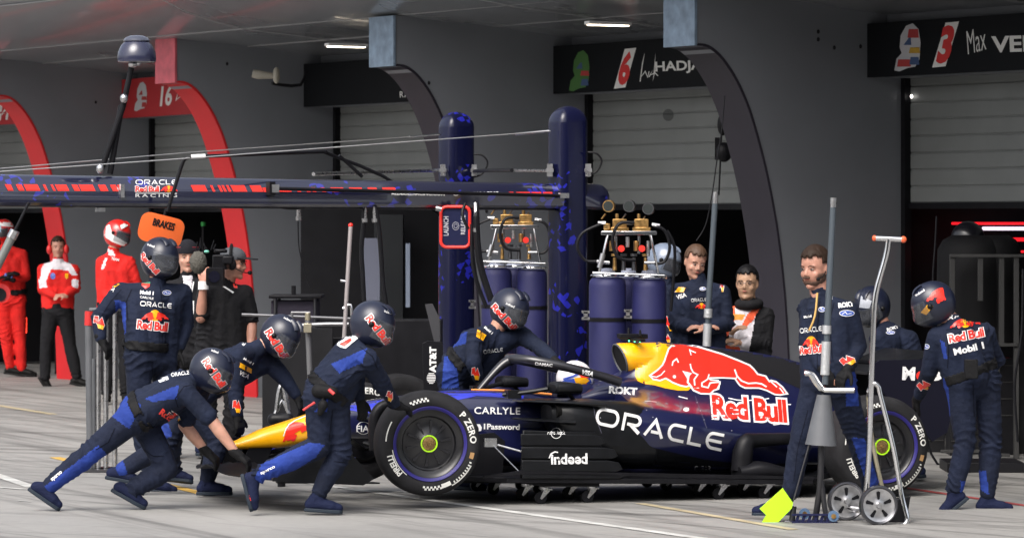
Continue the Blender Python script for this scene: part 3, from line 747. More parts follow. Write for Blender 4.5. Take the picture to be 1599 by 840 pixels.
# ---- rear wing
for s in (-1,1):
    mk('rear_wing_endplate',G().add(prism([(3.50,.93),(3.56,.965),(4.15,.985),(4.15,.62),(4.10,.45),(3.98,.38),(3.85,.52),(3.66,.66),(3.52,.80)],C(0,s*.49,0),CX,V((0,0,1)),CY*-s*.014)),mat('endplate_dark',(.004,.004,.012),.4,spec=.25),car)
rwe=[mk('rear_wing_element',G().add(prism([(3.47,.86),(3.62,.875),(3.80,.90),(3.80,.915),(3.62,.90),(3.47,.88)],C(0,-.476,0),CX,V((0,0,1)),CY*.952)),CARB,car)]
rwe.append(mk('rear_wing_flap',G().add(prism([(3.80,.925),(3.95,.97),(4.05,1.02),(4.05,1.035),(3.93,.995),(3.80,.945)],C(0,-.476,0),CX,V((0,0,1)),CY*.952)),CARB,car))
mk('rear_wing_pylon',G().add(prism([(3.55,.45),(3.7,.45),(3.72,.87),(3.60,.87)],C(0,-.01,0),CX,V((0,0,1)),CY*.02)),CARB,car)
mk('beam_wing',G().add(prism([(3.7,.42),(3.95,.47),(3.95,.485),(3.7,.44)],C(0,-.45,0),CX,V((0,0,1)),CY*.9)),CARB,car)
mk('diffuser',G().add(prism([(3.0,.08),(3.9,.26),(3.9,.30),(3.0,.12)],C(0,-.5,0),CX,V((0,0,1)),CY*1.0)),CARB,car)
mk('rear_body',superloft([(3.5,(.17,.62,.18,3,0)),(3.8,(.12,.5,.2,3,0)),(4.0,(.06,.40,.28,3,0))]),BLK,car)
# ---- artwork on the body
T=[body,tub,airbox]+pods+[o for o in bpy.data.objects if o.name.startswith('head_restraint')]
PS=poly2d
dcl=lambda n,vf,m,par,off,tg=T,step=4,maxd=.15: decal(n,vf,tg,m,par,off,step,maxd)
YD=mat('yellow_livery',(.85,.40,.0),.35,coat=.5); RD=mat('red_livery',(.80,.025,.012),.38,coat=.4); WD=mat('white_livery',(.78,.78,.78),.45); BD=mat('black_livery',(.012,.012,.014),.5)
dcl('lower_carbon',PS([(926,655),(936,676),(952,688),(1000,694),(1060,708),(1100,717),(1140,722),(1260,724),(1260,775),(915,775),(915,640)]),CARB,body,.002)
dcl('panel_seam',join2d(stroke2d([(1086,618),(1094,640),(1104,668)],.7),stroke2d([(926,627),(930,650),(940,676)],.8),stroke2d([(1190,616),(1196,640)],.6)),mat('seam_grey',(.10,.10,.14),.5),body,.004)
dcl('fastener',join2d(*[ell2d(x,y,1.0,1.0,8) for x,y in ((1089,628),(1094,641),(1100,655),(1020,651),(951,598),(1143,672),(1010,640),(938,652))]),mat('fastener_steel',(.35,.35,.38),.35,metal=.5),body,.005)
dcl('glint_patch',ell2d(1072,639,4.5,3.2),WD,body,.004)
dcl('spine_panel',PS([(1056,533),(1102,538),(1188,549),(1245,561),(1300,574),(1300,640),(1262,612),(1232,599),(1214,591),(1189,582),(1167,569),(1128,553),(1090,541)]),BD,body,.002)
dcl('yellow_panel',PS([(1000,530),(1060,530),(1060,540),(1052,556),(1050,575),(1036,590),(1053,596),(1072,602),(1080,605),(1075,609.5),(1060,609.5),(1040,606),(1022,601),(1006,599),(996,594.5),(992,586),(994,560)]),YD,body,.003)
dcl('bull_outline',join2d(PS(BULL),stroke2d(BULL,5,True)),WD,body,.005)
dcl('bull',PS(BULL),RD,body,.007)
bs=[]
S=stroke2d
AX=lambda l:[(960+a/7,525+b/7) for a,b in l]; BX=lambda l:[(1090+a/6.46,540+b/6.46) for a,b in l]
bs.append(S(AX([(630,320),(640,275),(680,245),(700,285)]),2.2)); bs.append(ell2d(960+655/7,525+440/7,2.6,2.6))
bs.append(S(AX([(550,375),(510,420),(460,445),(405,435)]),1.8)); bs.append(PS(AX([(740,375),(850,402),(820,430),(800,470)])))
bs.append(S(AX([(828,300),(838,350),(860,392),(910,418),(872,470),(878,535)]),2.2)); bs.append(S(AX([(815,410),(800,500),(850,560)]),2.6))
bs.append(S(AX([(820,140),(838,205)]),1.6)); bs.append(S(AX([(820,150),(890,178)]),1.6))
bs.append(S(BX([(115,285),(100,335),(42,372),(42,405),(105,420),(125,372),(225,362),(208,440)]),2.2))
bs.append(S(BX([(372,235),(395,300),(440,350),(510,378),(590,372),(645,382),(695,412)]),2.4)); bs.append(S(BX([(825,420),(868,475)]),2)); bs.append(S(BX([(735,355),(800,415)]),2)); bs.append(S(BX([(395,315),(380,330)]),2))
dcl('bull_lines',join2d(*bs),WD,body,.009)
dcl('speed_line',join2d(S(BX([(150,485),(215,515)]),1.6),S(BX([(310,525),(400,545),(520,548),(640,540),(720,528)]),1.6),S(BX([(620,605),(760,585),(940,590)]),1.6),S(AX([(700,655),(800,680)]),1.4),S(AX([(330,705),(460,715)]),.5)),WD,body,.004)
rb=text2d('Red Bull',.035,.92); rbw=text2d('Red Bull',.10,.92)
def redbull(p0,p1,h,tg,par,shear=0,step=6,k=1,nm='team_lettering',cutit=True,f=1.0):
    b=(min(a for a,_ in rb[0]),0,max(a for a,_ in rb[0]),max(c for _,c in rb[0]))
    decal(nm+'_outline',fit2d(rbw,p0,p1,h,shear,bbox=b),tg,WD,par,.004*k,step,cutit=cutit)
    decal(nm,fit2d(rb,p0,p1,h,shear,bbox=b),tg,RD,par,.006*k,step,cutit=cutit)
redbull((1114,650),(1230,658),34,T,body,shear=-.15)
decal('sponsor_lettering',fit2d(ORACLE,(928,664),(1126,707),33,shear=-.02),T,WD,body,.004,4,.2)
def ctext(s,p0,p1,h,bold=.03,shear=0,par=None,tg=None,m=None,space=1,off=.004): return decal('sponsor_lettering',fit2d(text2d(s,bold,space),p0,p1,h,shear),tg or T,m or WD,par or body,off,6)
ctext('ROKT',(951,614),(995,617),12,.05)
ctext('CARLYLE',(741,646),(813,647),11,.015,space=1.1)
ctext('1Password',(756,670),(812,671),9,.03)
dcl('sponsor_mark',join2d(PS([(745,662),(750,662),(753,667),(752,672),(748,673),(748,668)])),WD,tub,.004)
ctext('CLEAR',(1085,736),(1111,736),9,.0,tg=T+[floor])
FE=[o for o in bpy.data.objects if o.name.startswith('side_fence')]
ctext('Hard Rock',(855,678),(883,678),6,.01,tg=T+FE,par=FE[0]); decal('sponsor_mark',ring2d(869,676,8.5,8.5,1),T+FE,WD,FE[0],.004,6)
ctext('indeed',(861,725),(918,724),17,.03,tg=T+FE,par=FE[0]); decal('sponsor_mark',S([(858,715),(861,708),(867,705),(872,706)],2),T+FE,WD,FE[0],.004)
RE=[o for o in bpy.data.objects if o.name.startswith('rear_wing_endplate')]
decal('sponsor_lettering',fit2d(text2d('M',.05),(1409,593),(1429,594),21),RE,WD,RE[0],.004,6)
decal('sponsor_lettering',fit2d(text2d('o',.05),(1431,594),(1447,594),15),RE,RD,RE[0],.004,6)
decal('sponsor_lettering',fit2d(text2d('bil 1',.05),(1449,594),(1520,596),21),RE,WD,RE[0],.004,6)
g3=mk('number_board',G().add(prism([(3.02,.70),(3.06,.735),(3.20,.90),(3.35,.88),(3.35,.70),(3.2,.67)],C(0,-.012,0),CX,V((0,0,1)),CY*.024)),WD,car)
decal('race_number',fit2d(text2d('3',.07),(1240,605),(1262,609),28,shear=.3),[g3],RD,g3,.004,6)
decal('bull_emblem',bull2d(442,486,652,686,tilt=-22),[nose,tub],RD,nose,.005,3) 
decal('bull_emblem_outline',S([(443,681),(447,669),(452,662),(463,655),(478,649)],1.3),[nose,tub],WD,nose,.006,3)
dcl('blue_flash',PS([(530,634),(560,628),(600,624),(680,611),(745,606),(820,610),(818,622),(745,618),(640,640),(600,648),(545,640)]),BLUE,tub,.003)
ctext('FIA',(557,674),(577,674),10,.02,par=tub); dcl('sponsor_mark',ring2d(568,668,11,10,1),WD,tub,.004)
# blue camouflage patches on the sidepod top
# ---- driver
HW=mat('helmet_white',(.7,.68,.7),.25,coat=.5); HB=mat('helmet_blue',(.03,.07,.4),.25,coat=.5)
drv=thing('person','racing driver seated in the cockpit in a white, blue and yellow helmet','driver',C(1.4,0,.5))
bodyd=mk('body',G().add(ell(C(1.42,0,.66),.16,.2,.12)).add(cyl(C(1.40,0,.66),C(1.395,0,.74),.07)),mat('driver_suit',(.01,.012,.05),.8),drv)
hlm=mk('helmet',ell(C(1.385,0,.785),.135,.115,.135,28,18),HW,drv)
decal('helmet_panel',PS([(874,597),(884,592),(905,590),(921,588),(926,600),(921,614),(900,622),(880,618)]),[hlm],HB,hlm,.003,3)
decal('helmet_patch',PS([(897,590),(915,588),(921,594),(912,602),(900,600)]),[hlm],YD,hlm,.005,3)
decal('helmet_stripe',PS([(905,585),(922,584),(920,590),(908,589)]),[hlm],RD,hlm,.006,3)
decal('helmet_stripe',S([(880,592),(893,588),(905,583)],3),[hlm],HB,hlm,.005,3)
decal('helmet_top_patch',join2d(PS([(897,574),(908,571),(916,574),(905,578)]),S([(918,577),(926,582)],2)),[hlm],mat('pinkish_red',(.6,.12,.15),.4),hlm,.005,3)
ring=[o for o in ()]
decal('lettering',fit2d(text2d('Red',.03),(903,616),(921,606),9),[hlm],RD,hlm,.007,3)
decal('halo_lettering',fit2d(text2d('VISA',.04),(907,584),(926,588),8,.2),[halo],WD,halo,.004,4); decal('halo_lettering',fit2d(text2d('DAMAC',.03),(836,570),(863,573),5),[halo],WD,halo,.004,4)
# ---- wheeled skates under the floor
sk0=None
def skate(x,y,label):
    c=C(x,y,0); t=thing('wheeled_skate',label,'skate',(c.x,c.y,0),'wheeled skates under the car')
    z=V((0,0,1))
    mk('deck',G().add(box((c.x,c.y,.128),(.44,.46,.022),(CX,CY,z))),BLK,t,bevel=.004)
    for dx,dy in ((-.175,-.19),(.175,-.19),(-.175,.19),(.175,.19)):
        p=c+CX*dx+CY*dy; p.z=0
        k=mk('caster',G().add(cyl(p+V((0,0,.098)),p+V((0,0,.115)),.032,n=16)).add(prism([(-.040,.038),(-.028,.030),(.030,.088),(.030,.10),(-.012,.10)],p+CY*-.022,CX,z,CY*.005)).add(prism([(-.040,.038),(-.028,.030),(.030,.088),(.030,.10),(-.012,.10)],p+CY*.017,CX,z,CY*.005)).add(box(p+V((0,0,.1))+CX*.012,(.07,.06,.008),(CX,CY,z))),SILV,t)
        mk('caster_wheel',G().add(cyl(p-CX*.032+CY*-.014+V((0,0,.043)),p-CX*.032+CY*.014+V((0,0,.043)),.043,n=28)),BLK,k)
    return t
skate(1.08,-.50,'wheeled skate under the near side of the floor, below the slatted side panel')
skate(1.08,.50,'wheeled skate under the far side of the floor, towards the nose')
skate(2.42,-.50,'wheeled skate under the near side of the floor, ahead of the rear wheel')
skate(2.42,.50,'wheeled skate under the far side of the floor, towards the rear wheel')
# ---------------------------------------------------------------- people
import numpy as np
def _sph(c,r,n=12,m=8): return ell(c,r,r,r,n,m)[0]
def hullm(pts):
    bm=bmesh.new(); vs=[bm.verts.new(p) for p in pts]
    r=bmesh.ops.convex_hull(bm,input=vs)
    dead=[e for e in r['geom_interior'] if isinstance(e,bmesh.types.BMVert)]
    bmesh.ops.delete(bm,geom=list(set(dead)),context='VERTS')
    loose=[v for v in bm.verts if not v.link_faces]
    if loose: bmesh.ops.delete(bm,geom=loose,context='VERTS')
    bm.verts.index_update(); out=([p.co.copy() for p in bm.verts],[tuple(x.index for x in f.verts) for f in bm.faces]); bm.free(); return out
def rc(a,b,ra,rb): return hullm(_sph(a,ra)+_sph(b,rb))
def remesh(g,vox,sm=4,fac=.5):
    me=bpy.data.meshes.new('t'); me.from_pydata([tuple(p) for p in g.v],[],g.f); me.update()
    o=bpy.data.objects.new('t',me); COL.objects.link(o)
    r=o.modifiers.new('r','REMESH'); r.mode='VOXEL'; r.voxel_size=vox
    s=o.modifiers.new('s','SMOOTH'); s.factor=fac; s.iterations=sm
    dg=bpy.context.evaluated_depsgraph_get(); dg.update()
    m2=bpy.data.meshes.new_from_object(o.evaluated_get(dg))
    v=[p.co.copy() for p in m2.vertices]; f=[tuple(p.vertices) for p in m2.polygons]; nn=[p.normal.copy() for p in m2.vertices]
    bpy.data.objects.remove(o); bpy.data.meshes.remove(me); bpy.data.meshes.remove(m2)
    return v,f,nn
def wrinkle(v,nn,bones,amp,seed):
    P=np.array([tuple(p) for p in v]); best=np.full(len(P),1e9); bi=np.zeros(len(P),int); bt=np.zeros(len(P))
    for k,(a,b,am) in enumerate(bones):
        a_=np.array(a); d=np.array(b)-a_; L=max(d@d,1e-9); t=np.clip(((P-a_)@d)/L,0,1)
        ds=np.linalg.norm(P-(a_+t[:,None]*d),axis=1); w_=ds<best; best[w_]=ds[w_]; bi[w_]=k; bt[w_]=t[w_]
    out=[]
    for i,p in enumerate(v):
        a,b,am=bones[bi[i]]; d=(b-a); L=d.length or 1; d=d/L; ax=(p-a).dot(d); rad=(p-a)-d*ax
        q=rad*9+V((0,0,ax*21+seed*3.1))+V((seed,0,0))
        tt=bt[i]; near=min(abs(tt),abs(1-tt)); edge=math.exp(-(near/.28)**2)
        w1=noise.noise(p*5+V((seed,0,0))); w2=noise.noise(p*11+V((0,seed,0)))
        ph=ax*math.pi/.060+4.5*w1+rad.dot(V((math.sin(seed+bi[i]*1.7),math.cos(seed+bi[i]*2.3),math.sin(seed*2.0+bi[i]))))*24+2.0*noise.noise(rad*12+V((seed,2,1)))
        fold=(1-abs(math.sin(ph)))**1.6-.30
        mask=max(0,min(1,.5+1.3*noise.noise(p*3.5+V((seed,7,0)))))
        big=noise.noise(p*4+V((3,seed,9)))
        out.append(p+nn[i]*(amp*am*(fold*(.22+.95*edge)*mask+.55*big+.22*w2)))
    return out
FAB={}
def fabric(name,col,rough=.85):
    if name not in FAB: FAB[name]=mat(name,col,rough,bump=.65,bscale=20,vary=.22,vscale=6,bdist=.02,spec=.25)
    return FAB[name]
F_NAVY=fabric('navy_fabric',(.008,.0125,.030)); F_NAVY2=fabric('navy_trouser_fabric',(.0075,.0115,.028)); F_BLUE=fabric('blue_fabric',(.016,.038,.21)); F_BLK=fabric('black_fabric',(.008,.008,.010))
F_RED=fabric('red_fabric',(.62,.018,.015)); F_WHT=fabric('white_fabric',(.65,.62,.66)); F_ORG=fabric('orange_fabric',(.8,.12,.05))
SK1=mat('skin_light',(.47,.25,.18),.5,bump=.15,bscale=80,vary=.12,vscale=18); SK1.node_tree.nodes['Principled BSDF'].inputs['Subsurface Weight'].default_value=.1
SK2=mat('skin_ruddy',(.43,.21,.15),.5,bump=.15,bscale=80,vary=.12,vscale=18); SK3=mat('skin_warm',(.42,.25,.16),.5,bump=.15,bscale=80,vary=.1,vscale=18)
GLV=mat('black_glove',(.007,.007,.008),.7,bump=.4,bscale=40)
HNAV=mat('helmet_satin_navy',(.009,.012,.028),.33,coat=.15,vary=.15,vscale=4)
VIS=mat('visor_glass',(.10,.11,.13),.05,coat=1,spec=.9,alpha=.42); HBLK=mat('helmet_black_trim',(.006,.006,.007),.4)
HRED=mat('helmet_red',(.6,.015,.012),.25,coat=.5); HSIL=mat('helmet_silver_blue',(.18,.22,.30),.25,coat=.5)
SHOE=mat('navy_knit_shoe',(.008,.012,.038),.8,bump=.5,bscale=60); SOLE=mat('dark_sole',(.02,.028,.04),.6)
SHB=mat('black_shoe',(.008,.008,.008),.5)
HAIRB=mat('dark_brown_hair',(.025,.014,.009),.6,bump=.8,bscale=45,bdist=.01,stretch=(1,1,.35)); HAIRK=mat('black_hair',(.006,.006,.007),.5,bump=.7,bscale=45,bdist=.01,stretch=(1,1,.35)); HAIRM=mat('mid_brown_hair',(.07,.035,.018),.6,bump=.8,bscale=45,bdist=.01,stretch=(1,1,.35))
EYW=mat('eye_white',(.26,.20,.18),.4); EYD=mat('eye_dark',(.01,.008,.007),.2); LIP=mat('lip',(.36,.10,.08),.5)
LEN=dict(neck=.52,head=.2,s=.19,e=.30,w=.27,h=.17,hip=.10,k=.44,a=.43)
def solve(sp):
    Y=sp['Y']; J={}; S=sp['j']; s=FPX/Y
    def put(n,par,L):
        t=S.get(n)
        if t is None: return
        x,y=t[0],t[1]; d=t[2] if len(t)>2 else None
        if par is None: J[n]=W(x,y,Y+(d or 0)); return
        p=J[par]
        if d is None: J[n]=W(x,y,p.y)
        elif d in '+-' if isinstance(d,str) else False:
            q=W(x,y,p.y); r=(q-p).length; dy=math.sqrt(max(L*L-r*r,0)); J[n]=W(x,y,p.y+(dy if d=='+' else -dy))
        else: J[n]=W(x,y,Y+d)
    put('pel',None,0); put('neck','pel',.52); put('head','neck',.2)
    for q in 'ab':
        put('s'+q,'neck',.19); put('e'+q,'s'+q,.30); put('w'+q,'e'+q,.27); put('h'+q,'w'+q,.17)
        if 'hip'+q in S: put('hip'+q,'pel',.1)
        else: J['hip'+q]=J['pel']+V((-.1 if q=='a' else .1,0,-.05))
        if 'k'+q in S: put('k'+q,'hip'+q,.44); put('a'+q,'k'+q,.43)
        else:
            h=J['hip'+q]; J['k'+q]=V((h.x*1.0,h.y-.01,.50)); J['a'+q]=V((h.x,h.y,.10))
        if 't'+q in S: put('t'+q,'a'+q,.2); put('l'+q,'a'+q,.1)
        else: J['t'+q]=V((J['a'+q].x+.02,J['a'+q].y-.17,.03)); J['l'+q]=V((J['a'+q].x,J['a'+q].y+.07,.03))
    return J
def hand_parts(w_,h_,n,thumb,curl,r=1.0,k=1.0):
    """palm, four unequal fingers and a thumb"""
    d=(h_-w_).normalized(); n=(n-d*n.dot(d)).normalized(); s=d.cross(n)*thumb; G_=[]
    kn=[w_+d*(.088*k)+s*(o*k) for o in (.030,.010,-.010,-.029)]
    for q in kn: G_.append(rc(w_+(q-w_)*.12,q,.021*r*k,.0135*r*k))
    for q,L,o in zip(kn,(.072,.08,.075,.058),(.10,.03,-.03,-.10)):
        dd=(d+s*o).normalized(); p=q
        for seg,f in enumerate((.45,.32,.25)):
            dd=(dd*math.cos(curl)+n*math.sin(curl)).normalized(); e=p+dd*L*f*k
            G_.append(rc(p,e,(.0105-.0012*seg)*r*k,(.0098-.0012*seg)*r*k)); p=e
    p=w_+d*.03*k+s*.022*k; dd=(d*.6+s*.75+n*.25).normalized()
    for seg,L in enumerate((.042,.032,.027)):
        e=p+dd*L*k; G_.append(rc(p,e,(.014-.0018*seg)*r*k,(.0125-.0018*seg)*r*k)); p=e; dd=(dd*.8+d*.35+n*.15).normalized()
    return G_
def shoe(par,ank,heel,toe,m,ms,big=1.0):
    f=(toe-heel).normalized(); up=(ank-heel); up=(up-f*up.dot(f)); 
    if up.length<.02: up=V((0,0,1))-f*f.z
    up.normalize(); s=f.cross(up).normalized(); L=max(.27,min((toe-heel).length,.31)); c=(heel+toe)/2; h0=c-f*L/2
    g=G()
    for a in (rc(h0+f*.045+up*.045,h0+f*.10+up*.055,.040,.042),rc(h0+f*.10+up*.055,h0+f*.19+up*.042+s*.008,.044,.038),rc(h0+f*.10+up*.055,h0+f*.19+up*.042-s*.010,.043,.038),rc(h0+f*.19+up*.036,h0+f*(L-.032)+up*.034,.040,.030),rc(h0+f*.05+up*.05,ank,.040,.043),rc(h0+f*.12+up*.055,ank,.040,.043)): g.add(a)
    v,fc,nn=remesh(g,.008,3); o=mk('shoe',(v,fc),m,par)
    out=[(0.006,-.022),(.006,.022),(.04,.036),(.12,.035),(.19,.044),(.25,.034),(L-.003,.012),(L-.003,-.012),(.25,-.036),(.19,-.044),(.12,-.035),(.04,-.036)]
    mk('sole',G().add(prism(out,h0-up*.004,f,s,up*.026)),ms,o,bevel=.006); return o
def helmet(par,c,f,u,msh,lettering=True,trim=HBLK,vis=VIS,k=1.0,visup=False,name='helmet'):
    f=V(f).normalized(); u=V(u); u=(u-f*u.dot(f)).normalized(); s=u.cross(f).normalized()
    def P(az,el,sc=1.0,prox=0):
        ca,sa=math.cos(az),math.sin(az); ce,se=math.cos(el),math.sin(el)
        rf=.150 if ca>0 else .158; ru=.150 if se>0 else .165
        chin=max(0,ca)**2*max(0,-se)*(1-max(0,-se))*.13
        x=f*((rf+chin)*ca*ce)+s*(.128*sa*ce)+u*(ru*se)
        return c+x*(sc*k)
    rr=[]; N=36
    els=[R(e) for e in (-62,-60,-52,-44,-36,-28,-20,-12,-4,4,12,20,28,36,44,52,60,68,76,84,89.5)]
    for e in els: rr.append([P(2*math.pi*j/N,e,.82 if e==els[0] else 1) for j in range(N)])
    h=mk(name,rings(rr),msh,par)
    def patch(a0,a1,e0,e1,sc,n=16,m=7,fn=lambda a,e:(a,e)):
        v=[];fc=[]
        for i in range(n+1):
            for j in range(m+1): 
                a,e=fn(R(a0+(a1-a0)*i/n),R(e0+(e1-e0)*j/m)); v.append(P(a,e,sc))
        for i in range(n):
            for j in range(m): q=i*(m+1)+j; fc.append((q,q+m+1,q+m+2,q+1))
        return v,fc
    mk('eye_port',G().add(patch(-62,62,-26,14,1.006)),mat('port_dark',(.012,.009,.009),.8),h)
    if True: mk('visor',G().add(patch(-70,70,-30 if not visup else 5,19 if not visup else 50,1.03)),vis,h)
    mk('visor_pivot',G().add(ell(P(R(78),R(-2),1.0),.02*k,.02*k,.02*k,12,8)).add(ell(P(R(-78),R(-2),1.0),.02*k,.02*k,.02*k,12,8)),trim,h)
    mk('chin_vent',G().add(patch(-16,16,-50,-42,1.012,6,3)),trim,h)
    g=G()
    for a in (-24,24):
        g.add(tube([P(R(a),R(48),1.0),P(R(a*1.4),R(60),1.03),P(R(a*3),R(72),1.0)],.012*k,8,3,flat=(1.8,.7)))
    mk('top_vent',g,msh,h)
    mk('neck_roll',G().add(rings([[P(2*math.pi*j/N,R(-60),.97) for j in range(N)],[P(2*math.pi*j/N,R(-66),.9) for j in range(N)]])),trim,h)
    return h
def face_parts(par,c,f,u,hair,mh=HAIRB,beard=None,glasses=False,brows=True,k=1.0):
    f=V(f).normalized(); u=V(u); u=(u-f*u.dot(f)).normalized(); s=u.cross(f).normalized()
    Q=lambda a,b,d: c+s*(a*k)+f*(b*k)+u*(d*k)
    ax=(s,f,u)
    for q in (-1,1):
        e=mk('eye',G().add(ell(Q(q*.031,.076,.004),.0125*k,.0115*k,.0050*k,12,8,ax)),EYW,par)
        mk('iris',G().add(ell(Q(q*.031,.0865,.004),.0055*k,.003*k,.0048*k,10,6,ax)),EYD,e)
        if brows: mk('eyebrow',G().add(tube([Q(q*.014,.094,.020),Q(q*.032,.092,.027),Q(q*.05,.079,.022)],.0028*k,6,3)),mh,par)
    mk('mouth',G().add(ell(Q(0,.0925,-.056),.018*k,.005*k,.0042*k,14,8,ax)),LIP,par)
    if hair!='none':
        g=G(); v,fc=ell(Q(0,-.010,.034),.0835*k,.104*k,.103*k,36,24,ax); keep=[]
        cc=Q(0,-.010,.034)
        for q in fc:
            m=sum((v[i] for i in q),V())/len(q)-cc; a,b,d=m.dot(s)/k,m.dot(f)/k,m.dot(u)/k
            lim=.045 if b>.035 else (.0 if b>-.01 else -.075)
            if b>.0 and hair=='receding': lim=.06 if b>.03 else .01
            if d>lim+.006*math.sin(a*160): keep.append(q)
        vv=[p+(p-cc)*(.05+.05*max(0,(p-cc).dot(u)/k/.1))*(1 if hair!='receding' else .4)+V((noise.noise(p*60)*.004,noise.noise(p*60+V((3,3,3)))*.004,0)) for p in v]
        g.add((vv,keep)); h=mk('hair',g,mh,par); md=h.modifiers.new('t','SOLIDIFY'); md.thickness=.008; md.offset=-1
    if beard:
        v,fc=ell(Q(0,.012,-.038),.070*k,.088*k,.090*k,36,24,ax); cc=Q(0,.012,-.038); keep=[]
        for q in fc:
            m=sum((v[i] for i in q),V())/len(q)-cc; a,b,d=m.dot(s)/k,m.dot(f)/k,m.dot(u)/k
            if d<(.01 if abs(a)>.062 else -.018 if abs(a)>.048 else (-.034 if abs(a)>.026 else .002)) and b>-.03 and not (abs(a)<.023 and -.030<d<-.010 and b>.05): keep.append(q)
        h=mk('beard',G().add(([p+(p-cc)*.02 for p in v],keep)),beard,par); md=h.modifiers.new('t','SOLIDIFY'); md.thickness=.005
    if glasses:
        g=G()
        for q in (-1,1):
            g.add(tube([Q(q*.031+.022*math.cos(t),.101,.002+.017*math.sin(t)) for t in [2*math.pi*i/14 for i in range(15)]],.0013*k,5,1)); g.add(tube([Q(q*.053,.10,.006),Q(q*.074,.03,.01)],.0013,5,1))
        g.add(tube([Q(-.009,.102,.005),Q(.009,.102,.005)],.0015,5,1)); mk('glasses',g,DST,par)
def head_prims(c,f,u,neck,k=1.0):
    f=V(f).normalized(); u=V(u); u=(u-f*u.dot(f)).normalized(); s=u.cross(f).normalized(); ax=(s,f,u)
    Q=lambda a,b,d: c+s*(a*k)+f*(b*k)+u*(d*k)
    L=[ell(Q(0,-.010,.034),.080*k,.098*k,.095*k,24,16,ax),ell(Q(0,.012,-.030),.069*k,.080*k,.088*k,24,16,ax),
       rc(Q(-.035,.03,-.085),Q(0,.068,-.100),.024*k,.022*k),rc(Q(.035,.03,-.085),Q(0,.068,-.100),.024*k,.022*k),
       rc(Q(0,.086,.008),Q(0,.102,-.026),.009*k,.0115*k),rc(Q(-.012,.092,-.032),Q(.012,.092,-.032),.009*k,.009*k),
       rc(Q(-.042,.070,.022),Q(.042,.070,.022),.011*k,.011*k),
       ell(Q(-.045,.060,-.030),.02*k,.02*k,.022*k,10,8,ax),ell(Q(.045,.060,-.030),.02*k,.02*k,.022*k,10,8,ax),
       ell(Q(0,.080,-.057),.024*k,.014*k,.012*k,10,8,ax),
       ell(Q(.077,-.010,-.005),.010*k,.020*k,.033*k,10,8,ax),ell(Q(-.077,-.010,-.005),.010*k,.020*k,.033*k,10,8,ax),
       rc(neck-V((0,0,.02)),Q(0,-.015,-.05),.062*k,.056*k)]
    return L
